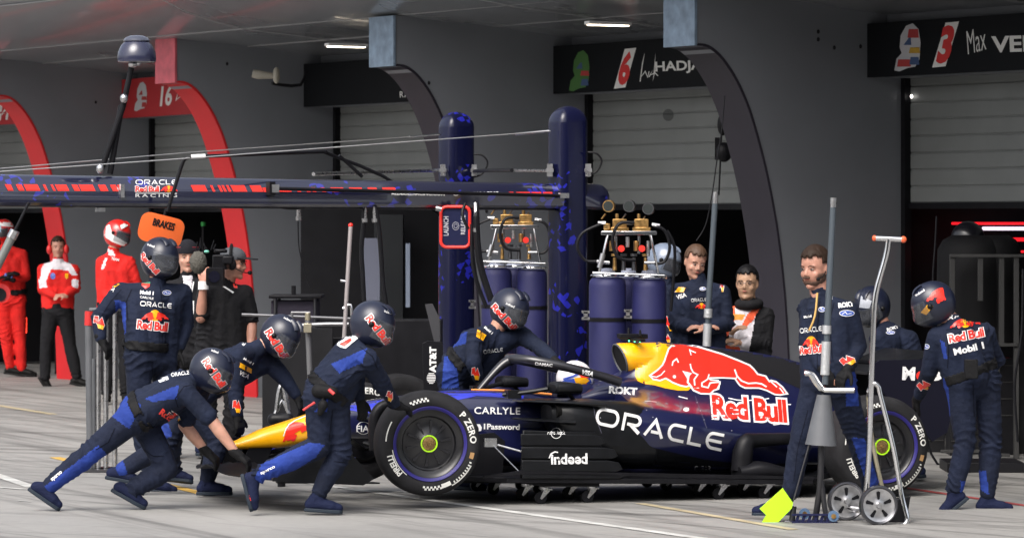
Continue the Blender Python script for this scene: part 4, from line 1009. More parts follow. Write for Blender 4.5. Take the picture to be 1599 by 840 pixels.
def person(sp):
    J=solve(sp); base=V((J['pel'].x,J['pel'].y,0)); P=thing('person',sp['lab'],'person',base)
    if sp.get('group'): P['group']=sp['group']
    k=sp.get('k',1.0); far=sp.get('far',False); short=sp.get('short',False)
    f=sp['f']; u=sp.get('u',(0,0,1)); helm=sp.get('helm'); skin=sp.get('skin',SK1)
    fv=V(f).normalized(); hz=V((fv.x,fv.y,0)).normalized()
    pel,neck,head=J['pel'],J['neck'],J['head']
    seed=sp.get('seed',len(WV)%17)
    def torso(r):
        L=[]
        for q in 'ab':
            sh=J['s'+q]; a1=pel+(neck-pel)*.74+(sh-neck)*.5; a2=pel+(neck-pel)*.42+(J['hip'+q]-pel)*.75+(sh-neck)*.15
            L+=[rc(J['hip'+q]+(neck-pel)*.06,a2,.112*r,.110*r),rc(a2,a1,.112*r,.118*r),rc(a1,sh,.112*r,.072*r),rc(neck-(neck-pel)*.07,sh,.062*r,.068*r)]
        L.append(rc(pel+(neck-pel)*.1,neck-(neck-pel)*.2,.118*r,.112*r)); L.append(rc(neck-(neck-pel)*.1,neck+(head-neck)*.2,.075*r,.062*r)); return L
    def arms(r,cut_at=None):
        L=[]
        for q in 'ab':
            a,e,w_=J['s'+q],J['e'+q],J['w'+q]
            if cut_at: L+= [rc(a,a+(e-a)*cut_at,.074*r,.066*r)]
            else: L+=[rc(a,e,.074*r,.058*r),rc(e,e+(w_-e)*.9,.059*r,.044*r)]
        return L
    def legs(r):
        L=[rc(J['hipa'],J['hipb'],.118*r,.118*r)]
        for q in 'ab':
            h,kk,a=J['hip'+q],J['k'+q],J['a'+q]
            L+=[rc(h,kk,.108*r,.076*r),rc(kk,kk+(a-kk)*.35,.077*r,.077*r),rc(kk+(a-kk)*.35,kk+(a-kk)*.93,.077*r,.060*r)]
        L.append(rc(pel,pel+(neck-pel)*.15,.118*r,.116*r)); return L
    # the body: one continuous skin
    g=G()
    for q in torso(.72)+legs(.66): g.add(q)
    for q in 'ab':
        a,e,w_=J['s'+q],J['e'+q],J['w'+q]; rs=1.0 if short==True else .84; g.add(rc(a,e,.050*rs,.041*rs)); g.add(rc(e,e+(w_-e)*.35,.043*rs,.044*rs)); g.add(rc(e+(w_-e)*.35,w_,.044*rs,.027))
        g.add(rc(J['k'+q],J['a'+q],.045,.033)); g.add(rc(J['a'+q],J['a'+q]*.5+J['l'+q]*.2+J['t'+q]*.3,.030,.018))
    if helm: g.add(rc(neck,head,.055,.07)); g.add(ell(head,.08,.08,.10,16,12))
    else:
        for q in head_prims(head,f,u,neck,k): g.add(q)
    gl=sp.get('glove',True)
    for q in 'ab':
        nrm=V(sp.get('palm'+q,(0,.3,-1))); 
        for pz in hand_parts(J['w'+q],J['h'+q],nrm,sp.get('th'+q,1),sp.get('curl',.45)): g.add(pz)
    v,fc,nn=remesh(g,.0075 if not far else .011,3,.45); body_=mk('body',(v,fc),skin,P)
    # clothes
    jm=sp.get('jacket',F_NAVY); tm=sp.get('trousers',F_NAVY2)
    pb=sp.get('paint',[])
    mats=[jm]+[m for _,m in pb]; mats2=[tm]+[m for _,m in pb]
    def inside(px,py,pl):
        c=False; n=len(pl)
        for i in range(n):
            x1,y1=pl[i]; x2,y2=pl[(i+1)%n]
            if (y1>py)!=(y2>py) and px<(x2-x1)*(py-y1)/(y2-y1)+x1: c=not c
        return c
    def cloth(nm,prims,ms,bones,amp,vox):
        g=G()
        for q in prims: g.add(q)
        v,fc,nn=remesh(g,vox,5,.5); v=wrinkle(v,nn,bones,amp,seed)
        gg=G(); gg.v=v; gg.f=fc; gg.m=[0]*len(fc)
        if pb:
            for i,q in enumerate(fc):
                c=(v[q[0]]+v[q[1]]+v[q[2]])/3; n_=(v[q[1]]-v[q[0]]).cross(v[q[2]]-v[q[0]])
                if n_.dot(V((0,0,CH))-c)<0 and not sp.get('both'): continue
                X=c.x*FPX/c.y+800; Y_=HY-(c.z-CH)*FPX/c.y
                for j,(pl,_) in enumerate(pb):
                    if inside(X,Y_,pl): gg.m[i]=j+1
        return mk(nm,gg,ms,P,angle=80)
    vox=.0095 if not far else .014
    aa=[(J['s'+q],J['e'+q],1.0) for q in 'ab']+[(J['e'+q],J['w'+q],1.0) for q in 'ab']+[(pel,neck,1.0),(neck,J['sa'],.6),(neck,J['sb'],.6)]
    ll=[(J['hip'+q],J['k'+q],1.0) for q in 'ab']+[(J['k'+q],J['a'+q],1.25) for q in 'ab']+[(pel,neck,.6)]
    jack=cloth('jacket' if not short else 'shirt',torso(1.0)+arms(1.0,.88 if short==True else None),mats,aa,sp.get('amp',.013),vox)
    tro=cloth('trousers',legs(1.0),mats2,ll,sp.get('amp',.016),vox)
    if sp.get('belt',True):
        d=(neck-pel).normalized(); vv,ff=WV[jack.name]; cen={}; keep=[]
        for q in ff:
            m=sum((vv[t] for t in q),V())/len(q)-pel; h=m.dot(d)
            if -.012<h<.052 and (m-d*h).length<.2 and min((vv[q[0]]-J['w'+t]).length for t in 'ab')>.14: keep.append(q)
        used=sorted({t for q in keep for t in q}); ix={t:n_ for n_,t in enumerate(used)}
        if keep:
            ctr=pel+d*.02
            g=G(); g.v=[vv[t]+((vv[t]-ctr)-d*(vv[t]-ctr).dot(d)).normalized()*.010 for t in used]; g.f=[tuple(ix[t] for t in q) for q in keep]; g.m=[0]*len(keep)
            o=mk('belt',g,GLV,P); md=o.modifiers.new('t','SOLIDIFY'); md.thickness=.006
    for q in 'ab':
        shoe(P,J['a'+q],J['l'+q],J['t'+q],sp.get('shoem',SHOE),sp.get('solem',SOLE))
        if gl:
            g=G()
            for pz in hand_parts(J['w'+q],J['h'+q],V(sp.get('palm'+q,(0,.3,-1))),sp.get('th'+q,1),sp.get('curl',.45),r=1.28): g.add(pz)
            g.add(rc(J['w'+q]-(J['h'+q]-J['w'+q]).normalized()*.03,J['w'+q]+(J['h'+q]-J['w'+q]).normalized()*.03,.034,.034))
            v,fc,nn=remesh(g,.0065,2,.4); mk('glove',(v,fc),GLV,P)
    hm=None
    if helm: hm=helmet(P,head,f,u,{'navy':HNAV,'red':HRED,'silver':HSIL}[helm],k=k*sp.get('hk',1.0))
    else: face_parts(body_,head,f,u,sp.get('hair','short'),sp.get('hairm',HAIRB),sp.get('beard'),sp.get('glasses'),k=k)
    return P,J,jack,tro,hm,body_
def emblem(par,tg,x0,x1,y0,y1,tilt=0,k=1,both=True):
    """two red animals charging at each other in front of a yellow disc"""
    cx=(x0+x1)/2; w_=x1-x0; h=y1-y0; f=lambda x,y:(x,y+tilt*(x-cx)/w_)
    e=ell2d(cx,(y0+y1)/2,h*.48,h*.52); decal('emblem_disc',e,tg,YD,par,.004*k,3)
    a=bull2d(x0,cx+w_*.03,y0+h*.05,y1,flip=True) if False else bull2d(cx-w_*.02,x0,y0+h*.15,y1); b=bull2d(cx+w_*.02,x1,y0+h*.15,y1)
    a=([f(*p) for p in a[0]],a[1]); b=([f(*p) for p in b[0]],b[1])
    decal('emblem_bull',a,tg,RD,par,.006*k,3); decal('emblem_bull',b,tg,RD,par,.006*k,3)
def cuff(par,tg,x,y,w_,h,a=0):
    """red and yellow flame-like cuff emblem"""
    p=[(-.5,-.4),(-.2,-.5),(-.05,-.1),(.1,-.5),(.3,-.2),(.5,.1),(.45,.5),(.1,.4),(-.2,.1),(-.4,.2)]; ca,sa=math.cos(a),math.sin(a)
    T_=lambda q:[(x+(b*w_)*ca-(c*h)*sa,y+(b*w_)*sa+(c*h)*ca) for b,c in q]
    decal('cuff_emblem_outline',stroke2d(T_(p),1.2,True),tg,WD,par,.004,3)
    decal('cuff_emblem',poly2d(T_(p)),tg,RD,par,.005,3); decal('cuff_patch',poly2d(T_([(-.1,.2),(.45,.15),(.5,.5),(.1,.55)])),tg,YD,par,.007,3)
def ptext(s,p0,p1,h,tg,par,bold=.02,m=None,shear=0): return decal('lettering',fit2d(text2d(s,bold),p0,p1,h,shear),tg,m or WD,par,.005,5)
SPB=mat('oval_blue',(.03,.09,.42),.5)
def oval(x,y,rx,ry,tg,par): decal('blue_oval',ell2d(x,y,rx,ry),tg,SPB,par,.004,3); decal('oval_line',join2d(ring2d(x,y,rx,ry,.8),stroke2d([(x-rx*.6,y+ry*.2),(x-rx*.2,y-ry*.4),(x,y+ry*.3),(x+rx*.6,y)],1)),tg,WD,par,.006,3)
# --- A: crouched pusher at the far left of the nose
P,J,ja,tr,hm,_=person(dict(Y=27.5,lab='helmeted person crouching low on bare forearms to push the nose, leftmost of the pushers',f=(.85,-.25,-.5),u=(.55,0,.83),helm='navy',short=True,curl=.6,seed=3,
 j=dict(pel=(213,640),neck=(302,592),head=(332,577),sa=(290,612,'-'),ea=(330,655),wa=(370,708),ha=(392,724),sb=(318,600,'+'),eb=(288,663),wb=(322,704),hb=(340,720),
 hipa=(208,652,'-'),ka=(142,706),aa=(74,762),la=(44,764),ta=(92,797),hipb=(222,655,'+'),kb=(262,731),ab=(204,766),lb=(172,765),tb=(228,796)),
 paint=[([(68,760),(84,776),(172,714),(154,694)],F_BLUE),([(175,650),(197,618),(221,632),(202,669)],F_BLUE),([(226,622),(280,600),(276,622),(238,627)],F_BLUE)]))
redbull((316,564),(345,606),12,[hm],hm,step=4,nm='helmet_lettering'); ptext('Red',(248,646),(264,658),11,[ja],ja,.05,RD); cuff(ja,[ja],272,650,14,18,-.5); ptext('sparco',(83,752),(99,739),6,[tr],tr,.02)
decal('back_patch',poly2d([(245,592),(262,587),(264,592),(250,597)]),[ja],WD,ja,.004,3); ptext('ORACLE',(268,588),(296,584),6,[ja],ja)
# --- B: leaning over the nose from behind
P,J,ja,tr,hm,_=person(dict(Y=28.9,lab='helmeted person in long navy sleeves bending over the yellow nose from behind',f=(.62,-.45,-.6),u=(.5,-.1,.85),helm='navy',seed=5,
 j=dict(pel=(298,612),neck=(402,545),head=(439,523),sa=(374,556,'-'),ea=(366,606),wa=(370,648),ha=(378,676),sb=(420,565,'+'),eb=(446,592),wb=(464,618),hb=(474,640),
 hipa=(298,625,'-'),ka=(342,688),aa=(324,748),la=(308,772),ta=(362,772,None),hipb=(295,622,'+'),kb=(262,690),ab=(188,736),lb=(172,748),tb=(212,755)),
 paint=[([(172,715),(190,712),(200,740),(176,745)],F_BLUE),([(238,668),(262,660),(270,680),(246,690)],F_BLUE)]))
redbull((414,518),(442,562),12,[hm],hm,step=4,nm='helmet_lettering'); ptext('Mobil 1',(380,561),(395,570),4,[ja],ja,.03); decal('sleeve_band',poly2d([(376,566),(394,576),(393,583),(374,573)]),[ja],YD,ja,.004,3)
ptext('VISA',(373,584),(388,592),7,[ja],ja,.03); cuff(ja,[ja],370,634,14,18,.2); ptext('E',(381,540),(388,533),9,[ja],ja)
# --- C: standing behind, hand on hip
P,J,ja,tr,hm,_=person(dict(Y=29.5,lab='helmeted navy person standing upright, gloved hand at hip, in front of the orange sign',f=(.72,-.68,-.25),u=(.15,0,1),helm='navy',seed=8,
 j=dict(pel=(236,545),neck=(245,447),head=(250,402),sa=(190,456,.05),ea=(154,496,.0),wa=(158,530,-.05),ha=(176,556),sb=(286,458,.1),eb=(292,505,.15),wb=(280,545,.1),hb=(272,568),
 hipa=(218,560,-.05),ka=(216,655),aa=(238,750),la=(232,767),ta=(266,771),hipb=(256,562,.1),kb=(262,655),ab=(272,738,.3),lb=(262,750,.3),tb=(290,753,.25)),
 paint=[([(180,468),(197,472),(197,522),(184,520)],F_BLUE),([(180,575),(190,575),(190,590),(182,590)],F_BLUE)],belt=True))
redbull((218,400),(244,429),9,[hm],hm,step=4,nm='helmet_lettering'); decal('chest_lettering',fit2d(ORACLE,(219,478),(268,482),9),[ja],WD,ja,.005,4)
emblem(ja,[ja],221,264,484,501); redbull((214,512),(262,517),13,[ja],ja,step=4); ptext('Mobil 1',(219,459),(240,461),6,[ja],ja,.04); ptext('CARLYLE',(219,465),(240,468),3.5,[ja],ja,.02)
decal('shield',poly2d([(221,439),(235,440),(234,447),(228,451),(222,446)]),[ja],RD,ja,.004,3); decal('shield_top',poly2d([(221,439),(235,440),(235,443),(221,442)]),[ja],mat('shield_green',(.05,.25,.15),.5),ja,.006,3); oval(261,457,7,4,[ja],ja)
decal('sleeve_band',poly2d([(174,440),(182,434),(187,444),(179,449)]),[ja],YD,ja,.004,3); ptext('VISA',(167,446),(177,456),6,[ja],ja,.03); cuff(ja,[ja],155,503,20,17,.35); ptext('sparco',(199,431),(206,443),4,[ja],ja)
# --- D: striding, hand on the front tyre
P,J,ja,tr,hm,_=person(dict(Y=27.05,lab='helmeted person with tool pouch striding, a gloved hand on the front tyre',f=(.86,-.25,-.45),u=(.4,0,.9),helm='navy',seed=11,
 j=dict(pel=(503,605),neck=(556,538),head=(583,504),sa=(574,560,'-'),ea=(596,598,.02),wa=(618,632,.25),ha=(650,640,.35),sb=(556,552,'+'),eb=(556,595),wb=(562,622),hb=(568,645),
 hipa=(500,622,'-'),ka=(500,696),aa=(398,744),la=(377,742),ta=(391,796),hipb=(522,625,'+'),kb=(533,705),ab=(497,772),lb=(476,797),tb=(534,801)),palma=(0,.3,-1),
 paint=[([(396,750),(408,768),(492,715),(508,694),(484,690),(408,724)],F_BLUE),([(490,642),(512,642),(512,622),(498,634)],F_BLUE),([(517,568),(573,543),(566,566),(530,582)],F_BLUE)]))
redbull((571,497),(603,539),12,[hm],hm,step=4,nm='helmet_lettering'); ptext('sparco',(409,742),(431,731),5,[tr],tr,.02)
decal('back_patch',poly2d([(524,537),(548,523),(562,526),(540,544),(532,542)]),[ja],WD,ja,.004,3); decal('back_patch_red',poly2d([(530,537),(548,527),(550,531),(538,541)]),[ja],RD,ja,.007,3); ptext('ORACLE',(540,532),(566,521),6,[ja],ja)
cuff(ja,[ja],609,618,12,14,.5); ptext('APL',(384,772),(389,785),5,[o for o in P.children if o.name.startswith('shoe')],ja,.03,RD)
g=G().add(rc(W(498,610,26.88),W(520,612,26.86),.05,.04)).add(rc(W(505,632,26.86),W(500,645,26.86),.035,.02)); v,fc,nn=remesh(g,.008,2); mk('tool_pouch',(v,fc),GLV,P); mk('pouch_tool',G().add(cyl(W(474,640,26.84),W(492,628,26.82),.008)).add(cyl(W(514,608,26.82),W(522,615,26.81),.012)),mat('tool_red',(.6,.05,.05),.5),P)
# --- E: leaning in over the cockpit from the far side
P,J,ja,tr,hm,_=person(dict(Y=29.75,lab='helmeted person leaning over the cockpit from the far side of the car',f=(.7,-.6,-.45),u=(.3,-.05,.95),helm='navy',seed=14,
 j=dict(pel=(713,568),neck=(770,522),head=(797,481),sa=(742,528,'-'),ea=(740,566,-.2),wa=(747,592,-.15),ha=(757,612),sb=(812,522,.1),eb=(842,542,.0),wb=(866,562,-.2),hb=(882,576,-.3),
 hipa=(704,585,-.05),hipb=(730,588,.1),ka=(712,672),aa=(722,748,-.15),la=(712,764,-.15),ta=(756,768,-.25),kb=(738,672),ab=(742,745,.1),lb=(732,760,.1),tb=(765,762,.1)),
 paint=[([(694,556),(712,556),(718,606),(690,606)],F_BLUE),([(702,530),(730,517),(728,536),(706,542)],F_BLUE)]))
redbull((767,480),(802,517),10,[hm],hm,step=4,nm='helmet_lettering'); decal('sleeve_band',poly2d([(746,514),(760,523),(755,532),(744,525)]),[ja],YD,ja,.004,3); decal('chest_lettering',fit2d(ORACLE,(756,553),(786,549),7),[ja],WD,ja,.005,4); cuff(ja,[ja],743,583,14,18,.2); ptext('Mobil 1',(756,512),(768,522),4,[ja],ja,.03)
# --- F: bearded man walking with the front jack
P,J,ja,tr,hm,bo=person(dict(Y=27.0,lab='bearded bare-headed person in navy shirt walking with the tall jack pole',f=(-.62,-.78,-.12),u=(0,0,1),helm=None,k=1.1,hair='short',hairm=HAIRB,beard=mat('short_beard',(.075,.038,.025),.8,bump=1,bscale=70,bdist=.008),skin=SK2,seed=2,
 j=dict(pel=(1292,580),neck=(1282,464),head=(1273,419),sa=(1262,482,.12),ea=(1266,538,.05),wa=(1284,574,-.12),ha=(1297,592,-.2),sb=(1324,486,-.08),eb=(1342,540,-.05),wb=(1326,574,-.18),hb=(1306,600,-.24),
 hipa=(1276,596,.05),hipb=(1312,598,-.06),ka=(1250,692),aa=(1234,772),la=(1236,803),ta=(1174,805),kb=(1342,690,.1),ab=(1362,765,.25),lb=(1378,775,.25),tb=(1342,800,.2)),
 paint=[([(1319,581),(1338,581),(1342,634),(1322,634)],F_BLUE),([(1330,683),(1350,683),(1380,775),(1360,775)],F_BLUE)],belt=False))
decal('chest_lettering',fit2d(ORACLE,(1250,521),(1284,517),9),[ja],WD,ja,.005,4); emblem(ja,[ja],1254,1280,525,541); redbull((1250,553),(1286,549),12,[ja],ja,step=4); ptext('ROKT',(1310,481),(1334,478),8,[ja],ja,.05); oval(1323,489,12,5,[ja],ja); cuff(ja,[ja],1324,563,22,16,-.5); ptext('Mobil',(1256,497),(1268,495),4,[ja],ja,.04); oval(1284,483,6,4,[ja],ja); ptext('sparco',(1299,469),(1307,455),4,[ja],ja)
hd=J['head']; mk('headset_microphone',G().add(ell(hd+V((.01,-.15,-.07)),.013,.013,.013)).add(tube([hd+V((.01,-.15,-.07)),hd+V((.05,-.10,-.05)),hd+V((.075,-.03,-.0))],.004,6,3)),GLV,P)
mk('lanyard',G().add(tube([J['neck']+V((-.03,-.10,.03)),J['neck']+V((-.05,-.155,-.12)),J['neck']+V((-.09,-.16,-.22))],.007,6,3)),mat('lanyard_gold',(.5,.3,.08),.6),P)
# --- G: behind the rear wing
P,J,ja,tr,hm,_=person(dict(Y=30.7,lab='person in navy overalls and dark helmet bending behind the rear wing',f=(-.6,-.6,-.5),u=(-.2,-.2,.95),helm='navy',seed=6,
 j=dict(pel=(1412,575),neck=(1382,512),head=(1362,477),sa=(1372,528,'-'),ea=(1388,566),wa=(1362,574),ha=(1346,566),sb=(1420,530),eb=(1434,568),wb=(1408,590),hb=(1392,600)),skin=SK2))
decal('helmet_patch',poly2d([(1345,462),(1362,470),(1358,482),(1342,480)]),[hm],mat('helmet_pale',(.35,.37,.42),.3),hm,.004,3); ptext('ROKT',(1386,517),(1404,512),5,[ja],ja,.04); oval(1391,519,7,3,[ja],ja); ptext('ull',(1346,514),(1356,518),9,[ja],ja,.05,RD)
# --- H: seen from behind at the rear wheel
P,J,ja,tr,hm,_=person(dict(Y=27.6,lab='helmeted person seen from behind with a gloved hand on the rear tyre',f=(-.85,.05,-.45),u=(-.4,0,.9),helm='navy',seed=9,
 j=dict(pel=(1520,585),neck=(1492,506),head=(1457,473),sa=(1464,526,-.02),ea=(1452,578,.05),wa=(1434,620,.25),ha=(1418,648,.45),sb=(1538,520,.15),eb=(1556,562,.3),wb=(1530,590,.42),hb=(1510,600,.5),
 hipa=(1500,598,0),hipb=(1540,598,.1),ka=(1508,692),aa=(1490,765),la=(1503,786),ta=(1478,806),kb=(1548,690),ab=(1542,775),lb=(1528,800),tb=(1578,800)),palma=(.3,.8,-.5),
 paint=[([(1473,590),(1481,590),(1484,650),(1477,650)],F_BLUE),([(1468,530),(1476,535),(1480,560),(1474,560)],F_BLUE),([(1500,750),(1512,750),(1510,772),(1500,770)],F_BLUE),([(1528,735),(1540,735),(1545,772),(1532,765)],F_BLUE)]))
decal('back_lettering',fit2d(ORACLE,(1468,503),(1528,489),9),[ja],WD,ja,.005,4); emblem(ja,[ja],1484,1532,493,511,tilt=-6); redbull((1483,535),(1538,524),13,[ja],ja,step=4); ptext('Mobil 1',(1491,555),(1538,544),11,[ja],ja,.04)
ptext('ROKT',(1440,534),(1449,528),7,[ja],ja,.03); oval(1447,541,5,4,[ja],ja); cuff(ja,[ja],1444,603,20,18,-.5)
decal('helmet_bull',bull2d(1478,1447,447,474,tilt=0),[hm],RD,hm,.004,3); decal('helmet_patch',poly2d([(1438,488),(1448,476),(1458,478),(1447,492)]),[hm],YD,hm,.004,3); ptext('indeed',(1431,463),(1445,454),4,[hm],hm,.02)
mk('radio_pack',G().add(box(W(1517,576,27.38),(.09,.05,.13))).add(cyl(W(1525,560,27.36),W(1525,572,27.36),.006)),GLV,P,bevel=.006)
# --- I: young man with arms folded behind the airbox
P,J,ja,tr,hm,bo=person(dict(Y=31.6,lab='bare-headed young person with brown hair and folded arms behind the engine cover',f=(.28,-.9,-.25),u=(.12,0,1),hair='short',hairm=HAIRM,seed=4,glove=False,belt=False,jacket=F_NAVY,
 j=dict(pel=(1092,548),neck=(1092,440),head=(1086,410),sa=(1060,456),ea=(1056,506,-.06),wa=(1092,512,-.2),ha=(1120,505,-.22),sb=(1128,458),eb=(1136,505,-.05),wb=(1104,515,-.22),hb=(1082,508,-.24))))
decal('sleeve_band',poly2d([(1054,456),(1060,448),(1071,449),(1068,456)]),[ja],YD,ja,.004,3); ptext('VISA',(1058,468),(1073,463),7,[ja],ja,.03); decal('chest_lettering',fit2d(ORACLE,(1080,472),(1104,470),6),[ja],WD,ja,.005,4); emblem(ja,[ja],1086,1106,473,482); oval(1098,451,5,3,[ja],ja); cuff(ja,[ja],1128,445,6,20,.1)
# --- J: silver helmet between bottles
P,J,ja,tr,hm,_=person(dict(Y=32.4,lab='person in open silver-blue helmet half hidden behind the right gas bottles',f=(.8,-.45,-.35),u=(.3,0,.95),helm='silver',hk=.92,seed=1,glove=False,jacket=F_NAVY,
 j=dict(pel=(1046,548),neck=(1042,440),head=(1038,406),sa=(1018,458),ea=(1016,505),wa=(1030,535,-.12),ha=(1040,550),sb=(1064,460),eb=(1066,505),wb=(1058,535),hb=(1054,555))))
cuff(ja,[ja],1045,505,14,22,0); cuff(ja,[ja],1042,528,10,12,0)
# --- K: steward with orange bib
P,J,ja,tr,hm,bo=person(dict(Y=32.1,lab='person with glasses in black coat and orange-red bib holding papers',f=(-.25,-.95,0),hair='short',hairm=HAIRK,glasses=True,k=1.06,skin=SK3,seed=12,glove=False,belt=False,jacket=F_BLK,trousers=F_BLK,
 j=dict(pel=(1164,580),neck=(1169,476),head=(1167,443),sa=(1141,494),ea=(1128,535,-.05),wa=(1140,522,-.2),ha=(1152,512,-.24),sb=(1196,494),eb=(1196,535,-.05),wb=(1158,535,-.2),hb=(1132,528,-.24)),
 paint=[([(1144,480),(1182,480),(1168,560),(1136,545)],F_WHT),([(1138,474),(1149,474),(1146,510),(1136,525),(1130,515)],F_ORG),([(1188,468),(1190,476),(1176,500),(1162,514),(1158,508),(1168,490)],F_ORG),([(1142,489),(1164,491),(1160,500),(1140,498)],mat('bib_amber',(.7,.3,.05),.8)),([(1132,538),(1156,542),(1155,552),(1130,548)],F_ORG)]))
mk('paper_sheet',G().add(box(W(1139,488,31.85),(.03,.012,.28))),WHT,P); mk('scarf',G().add(tube([J['neck']+V((-.08,-.03,.0)),J['neck']+V((0,-.10,-.0)),J['neck']+V((.08,-.03,.01)),J['neck']+V((0,.07,.03)),J['neck']+V((-.08,-.03,.0))],.04,10,4)),F_BLK,P)
# --- L: camera operator
P,J,ja,tr,hm,bo=person(dict(Y=32.0,lab='camera operator in black polo shirt and grey cap with a shouldered video camera',f=(.93,-.35,-.12),hair='none',skin=SK2,seed=13,short=True,glove=False,belt=False,jacket=F_BLK,trousers=F_BLK,
 j=dict(pel=(345,548),neck=(352,446),head=(366,411),sa=(322,458),ea=(314,496,-.12),wa=(318,446,-.18),ha=(322,422,-.18),sb=(382,458),eb=(394,502),wb=(392,545,-.1),hb=(390,565))))
hd=J['head']
g=G(); v,fc=ell(hd+V((-.01,0,.045)),.108,.092,.085,24,16); g.add((v,[q for q in fc if sum(v[i].z for i in q)/len(q)>hd.z+.035])); cap=mk('cap',g,mat('cap_grey',(.06,.065,.075),.8),P)
mk('cap_brim',G().add(prism([(.05,-.07),(.12,-.075),(.19,-.045),(.20,0),(.19,.045),(.12,.075),(.05,.07)],hd+V((0,0,.045)),V((.93,-.35,-.1)),V((.35,.93,0)),V((0,0,.01)))),mat('brim_dark',(.02,.02,.024),.8),cap)
mk('headset',G().add(tube([hd+V((-.02,-.10,-.0)),hd+V((-.02,-.11,.08)),hd+V((-.02,0,.145)),hd+V((-.02,.1,.06))],.012,8,4)).add(ell(hd+V((-.01,-.095,-.01)),.035,.02,.045)).add(tube([hd+V((0,-.1,-.03)),hd+V((.08,-.12,-.07)),hd+V((.13,-.06,-.075))],.004,6,3)).add(ell(hd+V((.13,-.06,-.075)),.017,.017,.017)),GLV,P)
mk('wristband',G().add(cyl(J['wa']+V((0,0,-.03)),J['wa']+V((0,0,.035)),.042,.040)),WHT,P); decal('shirt_stripe',poly2d([(348,447),(352,447),(366,456),(364,458)]),[ja],WD,ja,.005,3); decal('shirt_emblem',poly2d([(364,443),(371,443),(371,450),(366,449)]),[ja],RD,ja,.005,3)
# --- M: beanie
P,J,ja,tr,hm,bo=person(dict(Y=33.6,lab='person in a dark striped beanie with a white lanyard pass, behind the furry microphone',f=(.15,-1,-.05),hair='none',skin=SK1,seed=15,glove=False,belt=False,jacket=F_BLK,trousers=F_BLK,
 j=dict(pel=(294,548),neck=(294,434),head=(293,402),sa=(266,452),ea=(262,505),wa=(268,545),ha=(270,565),sb=(324,452),eb=(328,505),wb=(322,545),hb=(320,565)),
 paint=[([(285,430),(301,430),(297,470),(293,470)],F_WHT)]))
hd=J['head']; v,fc=ell(hd+V((0,.005,.052)),.092,.108,.10,28,18); bn=mk('beanie',G().add((v,[q for q in fc if sum(v[i].z for i in q)/len(q)>hd.z+.03])),mat('beanie_knit',(.012,.012,.016),.9,bump=.6,bscale=60),P)
mk('beanie_band',G().add(lathe([(.094,0),(.101,.005),(.102,.04),(.096,.045)],hd+V((0,.005,.03)),(0,0,1),32,closed=True)),mat('band_knit',(.02,.014,.02),.9),bn); mk('beanie_stripe',G().add(lathe([(.0955,0),(.0975,.003),(.0965,.008),(.094,.008)],hd+V((0,.005,.08)),(0,0,1),32,closed=True)),mat('stripe_red',(.25,.02,.03),.9),bn)
mk('pass_card',G().add(box(W(297,480,33.40),(.07,.006,.11))),WHT,P,bevel=.003); mk('lanyard',G().add(tube([W(288,440,33.42),W(293,455,33.40),W(296,470,33.40)],.006,6,2)).add(tube([W(303,440,33.42),W(300,455,33.40),W(297,470,33.40)],.006,6,2)),WHT,P)
SEAM=mat('seam_dark',(.002,.003,.009),.9)
PP=[o for o in bpy.data.objects if o.name.split('.')[0]=='person' and o.name not in ('person',)]
def part(P,n): return [o for o in P.children if o.name.split('.')[0]==n][0]
by={P['label'].split()[1]+P['label'].split()[2]:P for P in PP}
def seam(P,part_name,pts,w_=1.2,m=None):
    t=part(P,part_name); decal('seam',stroke2d(pts,w_),[t],m or SEAM,t,.003,4)
for P in PP:
    L=P['label']
    if 'crouching' in L: seam(P,'shirt',[(303,600),(288,603),(274,622),(280,640)]); seam(P,'trousers',[(180,668),(170,690),(150,702)]); seam(P,'trousers',[(222,700),(240,712),(256,712)])
    if 'upright' in L: seam(P,'jacket',[(250,445),(254,475),(254,532)],.9); seam(P,'jacket',[(206,452),(198,470),(200,500)]); seam(P,'trousers',[(238,565),(240,640)]); seam(P,'jacket',[(190,452),(174,470),(160,492)],.8)
    if 'pouch' in L: seam(P,'jacket',[(562,541),(582,556),(590,576)]); seam(P,'trousers',[(520,640),(514,690)]); seam(P,'trousers',[(522,720),(540,722)]); seam(P,'jacket',[(520,600),(545,585),(574,578)],.9)
    if 'leaning' in L: seam(P,'jacket',[(752,522),(748,545),(756,575)])
    if 'bearded' in L: seam(P,'jacket',[(1303,472),(1296,500),(1300,560)]); seam(P,'jacket',[(1281,470),(1276,520),(1277,575)],.9); seam(P,'trousers',[(1262,640),(1246,700),(1240,750)],.9)
    if 'behind with' in L: seam(P,'jacket',[(1478,520),(1482,545),(1480,575)]); seam(P,'jacket',[(1478,515),(1500,512),(1540,520)],.9); seam(P,'trousers',[(1520,600),(1522,650)],1.3)
for hm_,(a,b_) in (('crouching',((330,548),(341,552))),('sleeves',((443,497),(455,503))),('pouch',((600,487),(611,491))),('leaning',((790,475),(803,481))),('upright',((230,383),(241,387)))):
    for P in PP:
        if hm_ in P['label']: h=part(P,'helmet'); decal('helmet_small_lettering',fit2d(text2d('indeed',.01),a,b_,4),[h],WD,h,.005,8)
